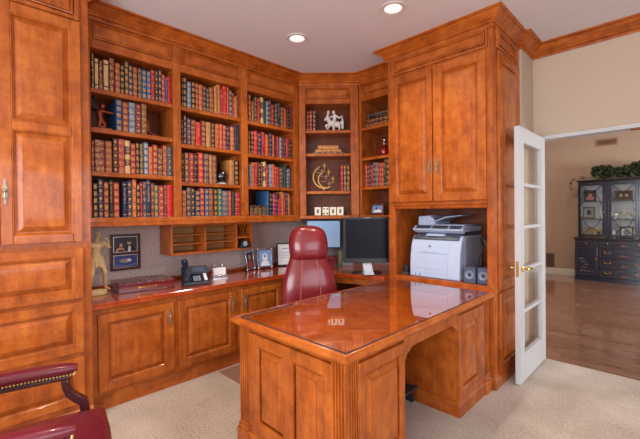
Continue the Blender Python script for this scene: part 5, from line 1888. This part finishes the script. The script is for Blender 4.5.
# upper case
UY = 0.055
B((-0.685, -0.665, UY, 0.38, 0.8265, 1.905)).build('side_panel', HUTCHP, hc)
B((0.665, 0.685, UY, 0.38, 0.8265, 1.905)).build('side_panel', HUTCHP, hc)
B((-0.6645, 0.6645, 0.365, 0.38, 0.8265, 1.905)).build('back_panel', plain('hutch_reflection_tint', (206, 204, 212), 0.5), hc)  # pale tint stands in for white-blue reflections in the cabinet
B((-0.6645, 0.6645, UY + 0.025, 0.3645, 1.885, 1.905)).build('top_panel', HUTCHP, hc)
m = MB()
for o_, z0, z1 in ((0.006, 1.9055, 1.918), (0.022, 1.918, 1.932), (0.040, 1.932, 1.948)):
    m.box(-0.685 - o_, 0.685 + o_, UY - o_, 0.39, z0, z1)
m.build('cornice', HUTCHD, hc, bevel=0.004)
for z in (1.196, 1.537):
    B((-0.664, 0.664, UY + 0.05, 0.3645, z - 0.012, z)).build('shelf', HUTCHP, hc)
DZ0, DZ1 = 0.85, 1.88
for cx in (-0.471, 0.0, 0.471):
    hw = 0.208 if cx else 0.212
    m = MB()
    frame_boxes(m, cx - hw, cx + hw, DZ0, DZ1, 0.044, UY, UY + 0.022)
    d = m.build('glazed_door', HUTCHP, hc, bevel=0.003)
    B((cx - hw + 0.0445, cx + hw - 0.0445, UY + 0.012, UY + 0.015, DZ0 + 0.0445, DZ1 - 0.0445)).build('pane', PANE, d)
    zc_, rx, rz = (DZ0 + DZ1) / 2 - 0.01, 0.155, 0.33
    m = MB()
    pts = [(cx + rx * math.cos(2 * PI * i / 32), UY + 0.008, zc_ + rz * math.sin(2 * PI * i / 32)) for i in range(33)]
    m.tube(pts, 0.0065, 6, False)
    for sz in (-1, 1):
        for sx in (-1, 1):
            pts = []
            for i in range(11):
                t = i / 10
                pts.append((cx + sx * (0.16 * (1 - t) ** 1.5), UY + 0.008, zc_ + sz * (0.478 - (0.478 - rz) * math.sin(PI / 2 * t))))
            m.tube(pts, 0.0065, 6)
    for sx in (-1, 1):
        m.tube([(cx + sx * rx, UY + 0.008, zc_), (cx + sx * (hw - 0.045), UY + 0.008, zc_)], 0.006, 6)
    m.build('curved_muntin', HUTCHD, d, smooth=True)
    if cx < 0:
        knob_o = MB()
        knob_o.ball((cx + hw - 0.02, UY - 0.006, 1.325), 0.012, 0.009, 0.012, 8, 5)
        knob_o.build('knob', BRASS, d, smooth=True)
m = MB()
for x in (-0.2375, 0.2375):
    m.box(x - 0.024, x + 0.024, UY + 0.001, UY + 0.02, 0.8265, 1.884)
m.build('face_stile', HUTCHP, hc, bevel=0.002)

# things kept in the china cabinet
HX = -0.775
def cab_frame(label, x, z, w, h, fm, polys, mats):
    t = thing('photo_frame', label, 'picture frame', (HX + x, HY + 0.25, z + 0.001), 0, 'photographs in the china cabinet')
    m = MB()
    frame_boxes(m, -w / 2, w / 2, 0, h, 0.022, -0.012, 0)
    m.build('frame', fm, t, bevel=0.002)
    B((-w / 2 + 0.003, w / 2 - 0.003, 0.0003, 0.006, 0.003, h - 0.003)).build('backboard', P_DARK, t)
    print_on(t, 'photograph', [(rect(-w / 2 + 0.022, w / 2 - 0.022, 0.022, h - 0.022), 0)] + polys, mats, 0.0)
    t.rotation_euler = (R(-6), 0, 0)
BRF = plain('walnut_frame', (132, 88, 56), 0.4)
GDF = plain('gold_frame', (206, 160, 84), 0.35, 0.5)
cab_frame('black frame with a pink portrait on the upper cabinet shelf', -0.525, 1.537, 0.20, 0.22, P_BLACK, [(oval(0, 0.13, 0.032, 0.04), 1), (rect(-0.06, 0.06, 0.03, 0.09), 2)], [P_DARK, P_SKIN, P_PINK])
cab_frame('walnut frame with a grey photograph on the middle cabinet shelf', -0.545, 1.196, 0.20, 0.23, BRF, [(oval(0, 0.12, 0.04, 0.05), 1)], [P_GREY, P_DARK])
cab_frame('wide walnut frame with two faces on the upper cabinet shelf', -0.01, 1.537, 0.27, 0.19, BRF, [(oval(-0.04, 0.1, 0.026, 0.034), 1), (oval(0.045, 0.1, 0.026, 0.034), 1)], [P_DARK, P_SKIN])
cab_frame('gold frame with a pale photograph on the lowest cabinet shelf, near side panel', -0.575, 0.8275, 0.15, 0.20, GDF, [(oval(0, 0.1, 0.03, 0.04), 1)], [P_GREY, P_TAN])
cab_frame('gold frame with a tan photograph on the lowest cabinet shelf, near door stile', -0.39, 0.8275, 0.16, 0.18, GDF, [(oval(0, 0.09, 0.03, 0.04), 1)], [P_TAN, P_DARK])
cab_frame('dark frame with a white photograph on the lowest shelf behind the middle door', 0.03, 0.8275, 0.20, 0.22, P_BLACK, [(oval(0, 0.11, 0.05, 0.06), 1)], [P_WHITE, P_GREY])
for k, (x, z, r_, h, lab) in enumerate(((-0.33, 1.537, 0.035, 0.12, 'white ceramic goblet on the upper cabinet shelf'), (-0.35, 1.196, 0.04, 0.17, 'tall white vase on the middle cabinet shelf by door stile'),
                                       (0.0, 1.196, 0.038, 0.20, 'tall white candlestick vase on the middle shelf behind middle door'), (-0.13, 1.196, 0.055, 0.10, 'white ceramic bowl on the middle cabinet shelf'),
                                       (0.12, 1.196, 0.055, 0.13, 'white sugar pot on the middle cabinet shelf'), (0.17, 0.8275, 0.05, 0.22, 'tall white pitcher on the lowest cabinet shelf'), (-0.16, 0.8275, 0.04, 0.16, 'white cup on the lowest cabinet shelf'))):
    t = thing('ceramic_piece', lab, 'ceramic', (HX + x, HY + 0.22, z + 0.0005), 0, 'white ceramics in the china cabinet')
    m = MB()
    if h > 0.15:
        pf = [(r_ * 0.7, 0), (r_ * 0.75, 0.006), (r_ * 0.5, h * 0.12), (r_, h * 0.45), (r_ * 0.8, h * 0.7), (r_ * 0.4, h * 0.85), (r_ * 0.6, h), (r_ * 0.5, h), (r_ * 0.3, h * 0.9)]
    else:
        pf = [(r_ * 0.5, 0), (r_ * 0.5, 0.006), (r_ * 0.25, h * 0.2), (r_ * 0.3, h * 0.3), (r_, h * 0.65), (r_ * 1.05, h), (r_ * 0.95, h), (r_ * 0.8, h * 0.7), (0.002, h * 0.45)]
    m.lathe(pf, 16)
    m.build('body', WHITECER, t, smooth=True)

# ---- ivy along the cabinet top
iv = thing('ivy_garland', 'dark green ivy garland lying along the china cabinet top', 'garland', (-0.775, HY + 0.16, 1.9485))
random.seed(21)
m = MB()
spine_ = []
for i in range(24):
    t = i / 23
    spine_.append((-0.62 + 1.25 * t, 0.03 * math.sin(6 * t), 0.03 + 0.03 * abs(math.sin(9 * t))))
m.tube(spine_, 0.006, 6)
trail = [(-0.60, -0.02, 0.03), (-0.70, -0.08, 0.045), (-0.77, -0.11, 0.02), (-0.80, -0.13, -0.05), (-0.805, -0.135, -0.12), (-0.79, -0.14, -0.20)]
m.tube(trail, 0.004, 6)
m.build('vine', VINE, iv, smooth=True)
m = MB()
def leaf(p, size, n):
    a = random.random() * 2 * PI
    M = Matrix.Translation(p) @ Matrix.Rotation(a, 4, 'Z') @ Matrix.Rotation(random.uniform(-1.2, 1.2), 4, 'X') @ Matrix.Rotation(random.uniform(-1.0, 1.0), 4, 'Y')
    s = size
    vs = [(0, 0, 0), (0.35 * s, 0.12 * s, 0.04 * s), (0.5 * s, 0.5 * s, 0.06 * s), (0.18 * s, 0.62 * s, 0.02 * s), (0, 1.0 * s, 0), (-0.18 * s, 0.62 * s, 0.02 * s), (-0.5 * s, 0.5 * s, 0.06 * s), (-0.35 * s, 0.12 * s, 0.04 * s)]
    m.add([M @ Vector(v) for v in vs], [(0, 1, 2, 3), (0, 3, 4, 5), (0, 5, 6, 7)])
for i in range(900):
    t = random.random()
    x = -0.46 + 1.10 * t
    hgt = 0.11 + 0.10 * (0.5 + 0.5 * math.sin(11.0 * t + 0.6)) + 0.06 * math.sin(PI * t)
    r_ = random.random() ** 0.6
    leaf(Vector((x, random.uniform(-0.17, 0.10), 0.02 + hgt * r_)), random.uniform(0.045, 0.080), 0)
for i in range(26):
    t = random.random() * 4.99
    k = int(t)
    p = Vector(trail[k]).lerp(Vector(trail[k + 1]), t - k)
    leaf(p + Vector((random.uniform(-0.02, 0.02), random.uniform(-0.02, 0.01), random.uniform(-0.01, 0.03))), random.uniform(0.03, 0.05), 0)
lv = m.build('leaves', [IVYG], iv)
lv['kind'] = 'stuff'
